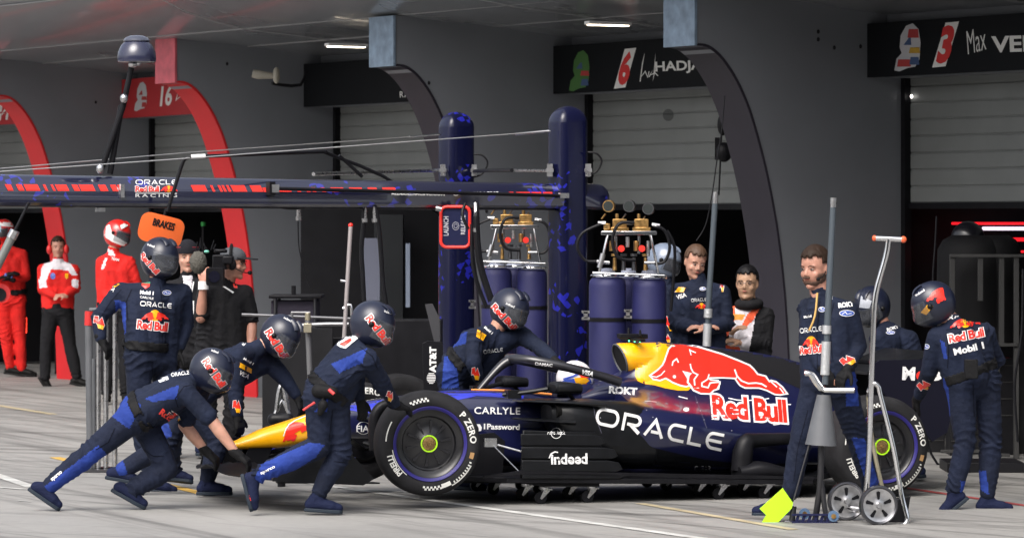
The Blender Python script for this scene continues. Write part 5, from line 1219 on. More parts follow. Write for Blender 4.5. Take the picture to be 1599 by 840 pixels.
# --- N, O, P: the red team, further away
P,J,ja,tr,hm,bo=person(dict(Y=48.1,lab='person in red and white jacket, black trousers and red ear defenders',f=(.15,-1,0),hair='short',hairm=HAIRB,skin=SK2,seed=16,glove=False,belt=False,far=True,jacket=F_RED,trousers=F_BLK,shoem=SHB,solem=SHB,
 j=dict(pel=(90,480),neck=(91,409),head=(91,387),sa=(68,421),ea=(66,452,-.03),wa=(88,462,-.2),ha=(100,460,-.24),sb=(116,422),eb=(119,450,-.03),wb=(102,461,-.2),hb=(90,462,-.26),
 hipa=(80,486),ka=(73,540),aa=(70,594),la=(68,602),ta=(70,605,None),hipb=(102,486),kb=(110,540),ab=(121,592),lb=(118,601),tb=(133,604)),
 paint=[([(76,404),(106,404),(122,430),(112,430),(106,422),(80,420),(72,440),(62,438),(66,416)],F_WHT),([(60,436),(72,436),(74,448),(62,450)],F_WHT),([(112,436),(124,436),(122,450),(113,448)],F_WHT)]))
for q,sx in ((-1,-.1),(1,.1)): mk('ear_defender',G().add(ell(J['head']+V((sx,-.01,-.02)),.035,.05,.06)),mat('ear_red',(.6,.02,.02),.4),P)
decal('chest_badge',ell2d(83,431,4,5),[ja],mat('badge_blue',(.1,.15,.5),.5),ja,.005,3); decal('chest_badge',poly2d([(102,427),(107,427),(107,433),(104.5,436),(102,433)]),[ja],YD,ja,.005,3)
P,J,ja,tr,hm,_=person(dict(Y=51.0,lab='person in red overalls and red-white helmet with crossed arms at the left edge',f=(-.5,-.85,-.1),helm='red',hk=.95,seed=7,glove=True,far=True,jacket=F_RED,trousers=F_RED,shoem=SHB,solem=SHB,
 j=dict(pel=(17,460),neck=(10,384),head=(7,360),sa=(-16,397),ea=(-14,432,-.05),wa=(12,430,-.25),ha=(28,424,-.28),sb=(36,398),eb=(42,432,-.05),wb=(18,436,-.25),hb=(2,430,-.28),
 hipa=(6,468),ka=(10,525),aa=(16,575),la=(14,584),ta=(30,586),hipb=(28,468),kb=(32,525),ab=(34,577),lb=(32,586),tb=(52,588))))
decal('helmet_white_band',poly2d([(-10,346),(24,348),(26,355),(-10,352)]),[hm],WD,hm,.004,3); decal('helmet_patch',poly2d([(-8,352),(2,352),(2,362),(-8,362)]),[hm],mat('pale_blue_patch',(.3,.45,.6),.4),hm,.006,3); decal('chest_badge',ell2d(14,430,7,5),[ja],mat('badge_blue',(.1,.15,.5),.5),ja,.02,3)
P,J,ja,tr,hm,_=person(dict(Y=43.4,lab='person in red overalls and red-white helmet turned right, behind the upright navy person',f=(.85,-.5,-.3),u=(.3,0,.95),helm='red',hk=1.0,seed=10,far=True,jacket=F_RED,trousers=F_BLK,shoem=SHB,solem=SHB,
 j=dict(pel=(182,478),neck=(176,394),head=(184,364),sa=(160,410),ea=(158,448),wa=(172,468,-.15),ha=(185,470),sb=(202,410),eb=(214,440),wb=(210,465),hb=(212,478)),
 paint=[([(168,388),(178,392),(180,400),(170,398)],F_WHT),([(164,402),(168,404),(162,420),(158,420)],F_WHT)]))
decal('helmet_white_panel',poly2d([(160,352),(168,345),(172,352),(176,366),(196,378),(206,380),(202,388),(176,378),(161,368)]),[hm],WD,hm,.004,3); decal('helmet_visor_strip',poly2d([(188,352),(202,345),(205,350),(190,358)]),[hm],WD,hm,.02,3); ptext('TEAM',(174,405),(186,408),4,[ja],ja,.02)
# ---------------------------------------------------------------- gantry
def camo(name='navy_camouflage'):
    m=bpy.data.materials.new(name); m.use_nodes=True; n=m.node_tree; L=n.links; b=n.nodes['Principled BSDF']
    tc=n.nodes.new('ShaderNodeTexCoord'); v=n.nodes.new('ShaderNodeTexVoronoi'); v.distance='CHEBYCHEV'; v.inputs['Scale'].default_value=24; v.inputs['Randomness'].default_value=.35
    mp=n.nodes.new('ShaderNodeMapping'); mp.inputs['Rotation'].default_value=(R(35),R(35),R(20)); L.new(tc.outputs['Object'],mp.inputs[0]); L.new(mp.outputs[0],v.inputs['Vector'])
    nz=n.nodes.new('ShaderNodeTexNoise'); nz.inputs['Scale'].default_value=2.6; L.new(tc.outputs['Object'],nz.inputs['Vector'])
    sep=n.nodes.new('ShaderNodeSeparateColor'); L.new(v.outputs['Color'],sep.inputs[0])
    a=n.nodes.new('ShaderNodeMath'); a.operation='GREATER_THAN'; a.inputs[1].default_value=.68; L.new(sep.outputs[0],a.inputs[0])
    c=n.nodes.new('ShaderNodeMath'); c.operation='GREATER_THAN'; c.inputs[1].default_value=.57; L.new(nz.outputs[0],c.inputs[0])
    d=n.nodes.new('ShaderNodeMath'); d.operation='MULTIPLY'; L.new(a.outputs[0],d.inputs[0]); L.new(c.outputs[0],d.inputs[1])
    mx=n.nodes.new('ShaderNodeMix'); mx.data_type='RGBA'; mx.inputs[6].default_value=(.004,.005,.026,1); mx.inputs[7].default_value=(.014,.016,.26,1); L.new(d.outputs[0],mx.inputs[0]); L.new(mx.outputs[2],b.inputs['Base Color'])
    b.inputs['Roughness'].default_value=.3; b.inputs['Coat Weight'].default_value=1; b.inputs['Coat IOR'].default_value=1.9; b.inputs['Coat Roughness'].default_value=.08
    return m
CAMO=camo(); CAMO.node_tree.nodes['Principled BSDF'].inputs['Coat IOR'].default_value=1.5; CAMO.node_tree.nodes['Principled BSDF'].inputs['Coat Weight'].default_value=.3; CAMO.node_tree.nodes['Principled BSDF'].inputs['Roughness'].default_value=.22; CAMO.node_tree.nodes['Principled BSDF'].inputs['Specular IOR Level'].default_value=.3; BOOM=camo('boom_navy_gloss'); Z=V((0,0,1))
def rbox_ring(c,hx,hy,ax,ay,ex=4,n=28):
    r=[]
    for j in range(n):
        a=2*math.pi*j/n; ca,sa=math.cos(a),math.sin(a)
        r.append(c+ax*hx*abs(ca)**(2/ex)*(1 if ca>0 else -1)+ay*hy*abs(sa)**(2/ex)*(1 if sa>0 else -1))
    return r
gan=thing('pit_gantry','dark navy overhead pit gantry with two round-topped pillars and a long horizontal boom','gantry',(.42,32,0))
PX,PY=V((.86,.51,0)),V((-.51,.86,0))
def pillar(px,Y,wd,top,nm='pillar'):
    c=W(px,0,Y); c.z=0; h=CH+(HY-top)*Y/FPX; r=wd/2; rr=[rbox_ring(c,r,r*.9,PX,PY)]
    rr.append(rbox_ring(c+Z*(h-r),r,r*.9,PX,PY))
    for a in (15,30,45,60,75,88): rr.append(rbox_ring(c+Z*(h-r+r*math.sin(R(a))),r*max(math.cos(R(a)),.06),r*.9*max(math.cos(R(a)),.2),PX,PY))
    return mk(nm,rings(rr),CAMO,gan),c,h
p1,c1,h1=pillar(887,32.0,.275,166); p2,c2,h2=pillar(713,35.4,.28,175)
mk('base_plate',G().add(box(c1+Z*.01,(.5,.5,.02),(PX,PY,Z))).add(box(c2+Z*.01,(.5,.5,.02),(PX,PY,Z))),BLK,gan)
def boomring(P,r,rx): k=r/.105; kx=rx/.11; return [P+PY*(y*kx)+Z*(z*k) for y,z in ((-.095,-.105),(-.112,-.085),(-.114,-.0),(-.108,.012),(-.06,.082),(-.035,.098),(0,.104),(.035,.098),(.06,.082),(.108,.012),(.114,-.0),(.112,-.085),(.095,-.105))]
A=c1+PX*.38+Z*2.17; Bq=c1-PX*6.2+Z*2.205
rr=[boomring(c1+PX*.36+Z*2.165,.02,.02),boomring(c1+PX*.345+Z*2.165,.065,.07),boomring(c1+PX*.30+Z*2.165,.095,.10),boomring(c1+PX*.22+Z*2.165,.105,.11)]
for t in [i*.5 for i in range(0,13)]: rr.append(boomring(c1-PX*t+Z*(2.168+.006*t),.098+.0035*t,.11))
boom=mk('boom',rings(rr),BOOM,gan,angle=28)
SKY=mat('boom_upper_grey',(.14,.16,.24),.35,coat=.5)
dr=[]
def boomx(px): # along-boom distance for a picture column
    kk=(px-800)/FPX; return (c1.x-kk*c1.y)/(.86-kk*.51)
def dash(x0,x1,y0,y1,sl=5): return poly2d([(x0,y0),(x1,y0),(x1+sl,y1),(x0+sl,y1)])
ds=[]
x=6; random.seed(3)
for seg in ((8,168),(172,192),(298,410)):
    x=seg[0]
    while x<seg[1]-6:
        w_=random.choice((4,9,18,22)); w_=min(w_,seg[1]-x-3); ds.append(dash(x,x+w_,288+.004*x,298+.004*x)); x+=w_+random.choice((2,3,8))
x=410
while x<600: 
    w_=random.choice((6,14,20)); ds.append(dash(x,x+w_,293,300,3)); x+=w_+random.choice((3,9))
for a,b_ in ((795,802),(806,828),(830,845),(848,862)): ds.append(dash(a,b_,300,306,3))
decal('boom_stripe',join2d(*ds),[boom],mat('signal_red',(.75,.03,.02),.45),boom,.004,8,.3)
decal('boom_lettering',fit2d(ORACLE,(212,289),(277,289),9),[boom],WD,boom,.004,6,.3)
decal('boom_lettering',fit2d(text2d('RACING',.01,1.5),(212,308),(277,308),5),[boom],WD,boom,.004,6,.3); decal('boom_line',stroke2d([(212,302),(277,302)],1),[boom],WD,boom,.004,6,.3)
redbull((212,299),(249,299),8,[boom],boom,step=6); decal('emblem_disc',ell2d(264,295,5,5),[boom],YD,boom,.005,6,.3); decal('emblem_bull',bull2d(264,278,290,300),[boom],RD,boom,.007,4,.3); decal('emblem_bull',bull2d(264,251,290,300),[boom],RD,boom,.007,4,.3)
decal('boom_lettering',fit2d(text2d('REDBULLRACING.COM',.04),(612,305),(695,306),7),[boom],WD,boom,.004,6,.3); decal('boom_lettering',fit2d(text2d('@REDBULLRACING',.04),(708,306),(779,306),7),[boom],WD,boom,.004,6,.3)
def bp_(px,zoff,yoff=-.12): t=boomx(px); return c1-PX*t+Z*(2.168+.006*t+zoff)+PY*yoff
g=G().add(tube([bp_(412,.03,-.15),bp_(862,.0,-.15)],.014,8,1)).add(box(bp_(410,.03,-.14),(.05,.06,.10),(PX,PY,Z)))
mk('side_rail',g,BLK,gan)
for a_,b_ in ((bp_(414,.03,-.155),(.06,.05,.06)),(bp_(865,.0,-.155),(.08,.03,.04)),(bp_(180,.0,-.12),(.03,.03,.10)),(bp_(157,-.14,-.0),(.07,.03,.03))): mk('clamp',G().add(box(a_,b_,(PX,PY,Z))),SILV,gan)
mk('lower_rail',G().add(tube([bp_(-60,-.115,-.02),bp_(865,-.105,-.02)],.012,8,1)),DST,gan)
def fair(px): return G().add(ell(bp_(px,-.10,-.02),.13,.06,.03,20,10,(PX,PY,Z)))
mk('fairing',fair(103),BLK,gan); mk('fairing',fair(456),BLK,gan)
# struts between the pillars, cables and loops
def strut(a,b,r,m,nm='strut'): return mk(nm,G().add(tube([a,b],r,10,1)),m,gan)
strut(W(738,266,35.3),W(862,267,32.1),.013,SILV); strut(W(490,272,32.8),W(690,266,35.3),.016,SILV); strut(W(740,267,35.2),W(800,266,33.5),.017,BLK)
for (x,y,Y) in ((692,266,35.2),(741,266,35.2),(859,266,31.9),(919,266,31.9)): mk('bracket',G().add(box(W(x,y,Y),(.045,.06,.10))).add(box(W(x,y,Y-.03),(.06,.03,.03))),SILV,gan)
for (x,y,Y,s_) in ((740,255,35.2,1),(918,252,31.9,1)): mk('cable_loop',G().add(tube([W(x,y-14,Y),W(x+14,y-12,Y),W(x+22,y,Y),W(x+14,y+16,Y),W(x,y+22,Y)],.009,6,4)),BLK,gan)
WIRE=mat('wire',(.5,.5,.5),.4,metal=.6)
mk('guy_wire',G().add(tube([W(-40,271,28.9),W(300,247,29.9),W(860,205,31.85)],.0045,5,1)),WIRE,gan); mk('guy_wire',G().add(tube([W(-40,267,29.4),W(300,238,31),W(688,211,35.2)],.0045,5,1)),WIRE,gan)
mk('turnbuckle',G().add(cyl(W(805,210,31.8),W(858,205,31.85),.011)).add(cyl(W(640,214,34.9),W(688,210,35.2),.010)),CHR,gan)
g=G().add(tube([W(262,330,29.9),W(283,262,29.9),W(290,248,29.9),W(300,245,29.9)],.014,8,3)).add(tube([W(300,245,29.9),W(510,237,31.0)],.014,8,1)).add(tube([W(505,237,31),W(530,247,31.1),W(600,276,31.3),W(690,338,31.6)],.014,8,2)).add(tube([W(530,243,31.1),W(566,276,31.2)],.014,8,1))
mk('frame_tube',g,BLK,gan); mk('frame_sleeve',G().add(cyl(W(299,245,29.88),W(321,244,29.9),.016)),WHT,gan)
# mast with a domed lamp
mast=thing('domed_mast','dark dome on a folding pole standing on the boom','mast',W(163,272,29.95))
mk('pole',G().add(tube([W(158,268,29.9),W(193,165,29.9),W(207,100,29.9)],.022,10,1)).add(tube([W(172,272,29.95),W(190,165,29.95)],.024,10,1)),BLK,mast)
mk('joint',G().add(ell(W(194,154,29.85),.03,.03,.035)).add(ell(W(157,264,29.85),.03,.03,.04)).add(ell(W(208,101,29.85),.035,.03,.025)).add(ell(W(217,99,29.85),.02,.02,.02)),SILV,mast)
c=W(214,97,29.9); mk('dome',lathe([(.001,0),(.125,-.005),(.142,.0),(.145,.02),(.14,.07),(.118,.12),(.09,.15),(.001,.155)],c,(0,0,1),32),mat('dome_paint',(.02,.022,.05),.25,coat=.6),mast)
mk('dome_cap',lathe([(.001,.15),(.098,.15),(.100,.158),(.085,.178),(.05,.193),(.001,.198)],c,(0,0,1),32),mat('dome_cap_paint',(.05,.055,.08),.25,coat=.6),mast)
# signal panel
sg=thing('signal_panel','dark rounded signal panel with a red border hanging below the boom','signal',W(711,322,31.3))
def rrect(x0,y0,x1,y1,r,n=5):
    o=[]
    for cx,cy,a in ((x1-r,y0+r,-90),(x1-r,y1-r,0),(x0+r,y1-r,90),(x0+r,y0+r,180)):
        for i in range(n+1): t=R(a+90*i/n); o.append((cx+r*math.cos(t),cy+r*math.sin(t)))
    return o
def plate(px_poly,Y,dep): 
    return prism([((x-800)*Y/FPX,CH-(y-HY)*Y/FPX) for x,y in px_poly],V((0,Y,0)),V((1,0,0)),Z,V((0,dep,0)))
sp_=mk('panel',G().add(plate(rrect(689,323,734,386,9),31.3,.04)),mat('signal_navy',(.012,.015,.05),.4),sg)
mk('border',G().add(tube([W(x,y,31.29) for x,y in rrect(689,323,734,386,9)+[(725,323)]],.0125,8,1)),mat('signal_red',(.75,.03,.02),.45),sg)
def vtext(s,x,y0,y1,h,tg,par,m): decal('lettering',fit2d(text2d(s,.02),(x,y0),(x,y1),h),tg,m,par,.004,20)
LGREY=mat('lettering_grey',(.5,.5,.55),.5)
vtext('LAUNCH',701,368,338,8,[sp_],sp_,LGREY); vtext('RELEASE',727,366,336,7,[sp_],sp_,LGREY)
g=[]
for i in range(16):
    a=2*math.pi*i/16; g.append(ell2d(712+5*math.cos(a),353+6*math.sin(a),.7,.7,6)); 
    if i%2: g.append(ell2d(712+2.6*math.cos(a),353+3*math.sin(a),.7,.7,6))
decal('dots',join2d(*g),[sp_],LGREY,sp_,.004,20)
mk('hanger',G().add(tube([W(744,318,31.2),W(745,335,31.1),W(742,350,31.1)],.02,8,3)).add(tube([W(727,318,31.2),W(722,335,31.15),W(732,358,31.15)],.012,8,3)),BLK,sg); mk('connector',G().add(cyl(W(743,318,31.15),W(744,338,31.1),.018)).add(cyl(W(681,325,31.2),W(690,327,31.2),.02)),SILV,sg)
def hose(pts,r,Y,label,m=BLK,name='air_hose',cat='hose',tip=True,grp=None):
    P=[W(x,y,Y) for x,y in pts]; o=thing(name,label,cat,P[0],grp); mk('hose_line',G().add(tube(P,r,8,4)),m,o)
    if tip: mk('connector',G().add(cyl(P[0]+Z*.0,P[0]-Z*.09,.017)).add(cyl(P[0]-Z*.09,P[0]-Z*.12,.024)),SILV,o)
    return o
hose([(570,323),(568,350),(565,390),(567,430),(569,470)],.018,31.0,'black air hose hanging from the boom, left of the pair above the striding pusher')
hose([(586,323),(591,350),(595,390),(598,440),(604,480)],.018,31.0,'black air hose hanging from the boom, right of the pair above the striding pusher')
hose([(744,338),(746,380),(752,420),(768,470)],.026,31.1,'thick black hose falling from the signal panel towards the leaning crew member')
hose([(738,350),(738,400),(745,440),(760,480)],.016,31.15,'thin black hose beside the thick one under the signal panel',tip=False)
hose([(467,320),(466,350),(468,390),(478,430),(486,452)],.004,31.0,'thin black cable dangling from the boom in front of the grey wall',name='hanging_cable',cat='cable')
hose([(1132,150),(1128,200),(1120,250),(1113,300),(1103,350),(1088,376)],.005,33,'thin cable hanging from the shutter down past the young crewman',name='hanging_cable',cat='cable',tip=False)
hose([(1463,338),(1461,380),(1458,420),(1457,450)],.008,33,'black cable hanging on the grey partition above the rear crewman',name='hanging_cable',cat='cable',tip=False)
hose([(1598,420),(1596,520),(1585,600),(1590,690)],.010,32,'black cable drooping at the right edge beside the rack',name='hanging_cable',cat='cable',tip=False)
ms=thing('wall_speaker_pair','pair of dark hanging loudspeakers on a rod before the shutter','speaker',W(1130,230,35.5))
mk('speaker_body',G().add(ell(W(1129,195,36.5),.05,.04,.10)).add(boxab(W(1117,215,36.5),W(1124,250,36.55)))
 .add(ell(W(1131,238,36.5),.075,.05,.09)),BLK,ms); mk('rod',G().add(cyl(W(1129,165,36.5),W(1123,305,36.5),.008)),BLK,ms)
mk('round_stain',G().add(cyl(W(1043,180,39.3),W(1043,180,39.33),.055,n=20)),mat('stain_grey',(.08,.085,.085),.7),shutters[0]) if False else None
decal('round_mark',ell2d(1044,180,8.5,9.5),[shutters[1]],mat('mark_grey',(.08,.085,.085),.6),shutters[1],.006,30,.5)
# flood light on the wall
wc=thing('wall_floodlight','pale floodlight on a bracket on the grey wall left of the black banner','floodlight',W(428,125,44))
mk('lamp_body',G().add(tube([W(395,115,43.6),W(405,117,43.6),W(428,119,43.6)],[.045,.05,.03],12,3)).add(ell(W(432,118,43.6),.04,.05,.09)),mat('cream_metal',(.32,.30,.25),.5),wc); mk('bracket',G().add(tube([W(425,130,43.7),W(440,133,43.8),W(470,133,43.9),W(478,112,44)],.018,8,2)),BLK,wc)
# ---------------------------------------------------------------- gas bottle sets
BOT=mat('navy_bottle_sleeve',(.011,.012,.075),.6,bump=.25,bscale=12,vary=.15,vscale=3)
def bottle(px,Y,top,r,label,dy=0):
    c=W(px,0,Y+dy); c.z=0; h=CH-(top-HY)*Y/FPX; t=thing('gas_bottle',label,'gas bottle',c,'navy gas bottles behind the car')
    mk('sleeve',lathe([(.001,.0),(r,.0),(r*1.01,.3),(r,h-.10),(r*.96,h-.06),(r*.8,h-.035),(.001,h-.03)],c,(0,0,1),32),BOT,t)
    mk('strap',lathe([(r*1.02,h-.37),(r*1.03,h-.37),(r*1.03,h-.34),(r*1.02,h-.34)],c,(0,0,1),32,closed=True),BLK,t)
    mk('neck',lathe([(.001,h-.05),(.09,h-.05),(.085,h-.02),(.06,h-.0),(.055,h+.025),(.03,h+.035),(.001,h+.035)],c,(0,0,1),24),mat('bottle_neck',(.25,.27,.35),.4),t)
    mk('guard_ring',G().add(tube([c+V((.125*math.cos(a),.125*math.sin(a),h-.02)) for a in [2*math.pi*i/20 for i in range(21)]],.009,6,1)),CHR,t); return t
bottle(776,33.8,412,.128,'navy gas bottle just left of its partner in the left bottle set, under brass valves'); bottle(831,33.8,414,.128,'navy gas bottle nearest the gantry pillar in the left bottle set')
bottle(804,34.2,412,.12,'navy gas bottle half hidden behind the left pair')
bottle(949,30.8,426,.142,'navy gas bottle right of the gantry pillar, left one of the right bottle set'); bottle(1014,30.8,428,.132,'navy gas bottle on the right of the right bottle set, beside the silver helmet'); bottle(982,31.2,426,.12,'navy gas bottle hidden behind the right pair')
def manifold(px,py,Y,label,k=1.0):
    """frame with two brass regulators, three gauges and red knobs; px,py centre of the base line"""
    s=Y/FPX*k; q=lambda x,y,d=0: W(px,py,Y)+V((x*s,d,-y*s)); t=thing('valve_manifold',label,'valve manifold',q(0,0))
    g=G()
    for d in (-.1,.1):
        for a in ((-46,0,-32,-62),(46,0,34,-62)): g.add(cyl(q(a[0],a[1],d),q(a[2],a[3],d),.008,n=8))
    g.add(tube([q(-56,0,-.1),q(56,4,-.1)],.010,8,1)).add(tube([q(-56,0,.1),q(56,4,.1)],.010,8,1)).add(box(q(0,-62,0),(86*s,.22,.03)))
    g.add(cyl(q(-20,-30,-.05),q(-20,-58,-.05),.012)).add(cyl(q(16,-30,-.05),q(16,-58,-.05),.012))
    mk('frame',g,CHR,t,bevel=.006)
    g=G()
    for x in (-14,20): g.add(box(q(x,-76,0),(22*s,.10,16*s))).add(cyl(q(x-4,-84,0),q(x-4,-92,0),.014)).add(box(q(x,-68,-.02),(28*s,.12,6*s)))
    g.add(box(q(-34,-72,0),(10*s,.08,10*s))).add(cyl(q(-26,-34,-.06),q(-26,-50,-.06),.022,n=12)).add(cyl(q(12,-34,-.06),q(12,-50,-.06),.022,n=12))
    mk('brass_regulator',g,BRS,t,bevel=.004)
    for x,y in ((-32,-104),(0,-104),(30,-100)):
        c=q(x,y,-.06); gg=mk('gauge',G().add(cyl(c,c+V((.012,.035,0)),.046,n=24)).add(cyl(q(x-4,y+12,-.02),q(x-10,y+20,0),.007,n=8)),DST if x>-20 else BRS,t); mk('gauge_face',G().add(cyl(c+V((-.001,-.004,0)),c,.038,n=24)),mat('gauge_dark',(.03,.035,.035),.2,coat=.5),gg)
    for x in (-12,20): mk('red_knob',G().add(cyl(q(x,-38,-.13),q(x,-38,-.10),.026,n=10)),mat('knob_red',(.8,.03,.02),.35),t)
    g=G().add(tube([q(38,-74,-.05),q(56,-66,-.05),q(64,-40,-.05),q(56,-18,-.05),q(40,-14,-.05)],.012,8,4)).add(tube([q(8,-78,-.12),q(-16,-76,-.14),q(-26,-50,-.14),q(-16,-24,-.14),q(10,-20,-.12)],.013,8,4)).add(tube([q(-44,-76,-.05),q(-72,-62,-.05),q(-80,-40,-.05),q(-68,-20,-.05),q(-50,-18,-.05)],.011,8,4)).add(tube([q(60,-66,.0),q(72,-40,0),q(70,10,0),q(66,60,0)],.012,8,3))
    mk('hose_line',g,BLK,t)
    for a,b_,r in ((q(8,-78,-.11),q(-4,-78,-.11),.014),(q(36,-76,-.05),q(48,-74,-.05),.013),(q(-48,-78,-.05),q(-36,-78,-.05),.013),(q(-50,-18,-.08),q(-30,-16,-.08),.014),(q(24,-16,-.12),q(40,-16,-.12),.012),(q(-46,-8,-.1),q(-40,-30,-.1),.02),(q(-2,-40,-.08),q(-2,-56,-.08),.015),(q(30,-26,-.08),q(30,-50,-.08),.014)): mk('fitting',G().add(cyl(a,b_,r)),SILV,t)
    for x in (-22,-8,8,26): mk('valve_stem',G().add(cyl(q(x,-4,-.06),q(x,-24,-.06),.018,.012,10)).add(cyl(q(x,-26,-.06),q(x,-30,-.06),.026,n=8)),BRS if x%4 else DST,t)
    return t
manifold(982,426,30.75,'brass and steel valve manifold with red knobs on the right bottle set'); manifold(804,408,33.7,'brass and steel valve manifold with red knobs on the left bottle set',.87)
for (x,y,Y,l) in ((915,487,30.6,'left of the right bottle set'),(981,485,30.6,'between the two right bottles'),(738,470,33.5,'beside the left gantry pillar')):
    o=mk('steel_bracket',G().add(box(W(x,y,Y),(.06,.05,.02))).add(box(W(x,y+5,Y),(.03,.05,.05))).add(box(W(x,y+10,Y),(.06,.05,.02))),SILV); tag(o,'small steel bracket '+l,'bracket')
# ---------------------------------------------------------------- jacks, trolley, poles
jk=thing('front_jack','tall black pole jack with steel grip and grey leg guard, held by the bearded person','jack',W(1280,830,26.3))
YJ=26.45
mk('pole',G().add(cyl(W(1301.5,322,YJ),W(1292,520,YJ),.0195,.023)).add(cyl(W(1292,520,YJ),W(1289,600,YJ),.02)),mat('pole_grey',(.055,.07,.085),.45),jk); mk('pole_cap',G().add(cyl(W(1302,309,YJ),W(1301.5,324,YJ),.021)),SILV,jk)
mk('grip',G().add(cyl(W(1291.7,508,YJ),W(1291.3,521,YJ),.030)).add(cyl(W(1290.8,533,YJ),W(1288.6,585,YJ),.030)),mat('grip_steel',(.5,.51,.52),.4,metal=.6,bump=.5,bscale=70),jk)
mk('handlebar',G().add(tube([W(1257,583,YJ-.05),W(1266,584,YJ-.05),W(1275,598,YJ-.03),W(1287,612,YJ)],.019,10,3)).add(tube([W(1257,581,YJ+.05),W(1270,584,YJ+.05),W(1280,598,YJ+.03),W(1288,608,YJ)],.016,10,3)).add(tube([W(1288,609,YJ-.03),W(1335,609,YJ-.08)],.019,10,1)),CHR,jk)
mk('leg_guard',G().add(lathe([(.045,0),(.10,-.31),(.104,-.33),(.1,-.33),(.045,0)],W(1287,616,YJ),(.06,0,1),20,closed=True)),GREYP,jk)
mk('leg',G().add(tube([W(1283,690,YJ),W(1281,760,YJ),W(1272,818,YJ+.05)],.021,10,2)).add(tube([W(1283,750,YJ),W(1288,790,YJ),W(1294,822,YJ)],.018,10,2)).add(tube([W(1265,690,YJ-.04),W(1240,780,YJ-.06)],.006,6,1)).add(tube([W(1240,790,YJ),W(1236,822,YJ)],.02,10,1)),mat('leg_dark',(.05,.05,.055),.35,metal=.7),jk)
b0=W(1240,818,YJ); b1=W(1302,816,YJ)
g=G().add(tube([W(1236,816,YJ),W(1300,817,YJ)],.014,10,1)); mk('base_bar',g,BLK,jk)
g=G()
for i in range(6): g.add(prism([(0,0),(.02,0),(.035,.045),(.015,.045)],V((b0.x+.0+i*.04,YJ-.09,.005)),V((1,0,0)),Z,V((0,.012,0))))
g.add(boxab((b0.x-.02,YJ-.10,0.0),(b0.x+.28,YJ+.08,.008))).add(boxab((b0.x-.02,YJ-.10,.047),(b0.x+.26,YJ-.07,.058)))
mk('foot_plate',g,NAVYM,jk)
mk('lift_clamp',G().add(box(W(1232,818,YJ),(.06,.05,.05))).add(cyl(W(1226,821,YJ-.05),W(1226,821,YJ+.05),.018)),DST,jk,bevel=.004)
for x,yy in ((1259,YJ+.12),(1300,YJ-.10)): 
    cc=V(((x-800)*YJ/FPX,yy,.045)); wl=mk('wheel',G().add(cyl(cc-V((0,.012,0)),cc+V((0,.012,0)),.036,n=20)),mat('wheel_pale_blue',(.08,.14,.24),.4),jk); mk('wheel_bolt',G().add(cyl(cc-V((0,.022,0)),cc-V((0,.012,0)),.016,n=12)),BRS,wl)
cd=mk('warning_flag',G().add(plate([(1223,762),(1239,785),(1237,793),(1198,833),(1184,826),(1197,804),(1187,794)],26.42,.03)),LIME); tag(cd,'bright lime folded plastic flag at the foot of the front jack','flag')
pj=thing('pole_jack','second tall dark pole with steel grip standing behind the airbox','pole',W(1104,560,30.2))
YP=30.3; mk('pole',G().add(cyl(W(1117,318,YP),W(1106,490,YP),.022)).add(cyl(W(1106,490,YP),W(1103,640,YP),.02)),mat('pole_grey',(.055,.07,.085),.45),pj); mk('pole_cap',G().add(cyl(W(1118,300,YP),W(1117,322,YP),.020)),SILV,pj); mk('grip',G().add(cyl(W(1106.5,482,YP),W(1106,496,YP),.032)).add(cyl(W(1105.5,505,YP),W(1103.5,560,YP),.032)),MATS['grip_steel'],pj)
mk('foot',G().add(cyl(W(1103,640,YP),V((W(1103,640,YP).x,YP,0)),.02)).add(box((W(1103,640,YP).x,YP,.02),(.3,.3,.04))),BLK,pj)
# steel trolley with T handle
tr_=thing('steel_trolley','polished steel hand trolley with T handle and two disc wheels beside the rear tyre','trolley',W(1372,829,26.3))
YT=26.35
mk('shaft',G().add(tube([W(1388,374,YT),W(1384,400,YT),W(1368,460,YT),W(1364,520,YT),W(1361,600,YT),W(1358,700,YT),W(1351,795,YT)],.019,12,4)),CHR,tr_)
mk('handle',G().add(cyl(W(1366,372,YT),W(1411,374,YT),.018)),CHR,tr_); mk('handle_cap',G().add(ell(W(1411,374,YT),.022,.022,.022)),mat('cap_orange_red',(.8,.12,.04),.4),tr_); mk('handle_cap',G().add(ell(W(1366,372,YT),.016,.02,.02)),MATS['cap_orange_red'],tr_)
mk('side_tube',G().add(tube([W(1357,612,YT+.02),W(1364,599,YT),W(1372,603,YT),W(1376,620,YT),W(1396,700,YT),W(1408,770,YT),W(1417,806,YT-.02),W(1414,818,YT-.03),W(1404,820,YT-.03)],.017,12,4)),CHR,tr_)
mk('rear_tube',G().add(tube([W(1356,618,YT+.2),W(1363,690,YT+.2),W(1381,772,YT+.22)],.014,10,3)).add(tube([W(1358,612,YT+.02),W(1356,618,YT+.2)],.013,8,1)),mat('aged_steel',(.5,.45,.33),.35,metal=.8),tr_)
mk('axle',G().add(cyl(W(1326,793,YT+.22),W(1373,801,YT-.14),.022)),CHR,tr_)
PAN=mat('wheel_disc_steel',(.5,.5,.51),.35,metal=.9,vary=.2,vscale=25)
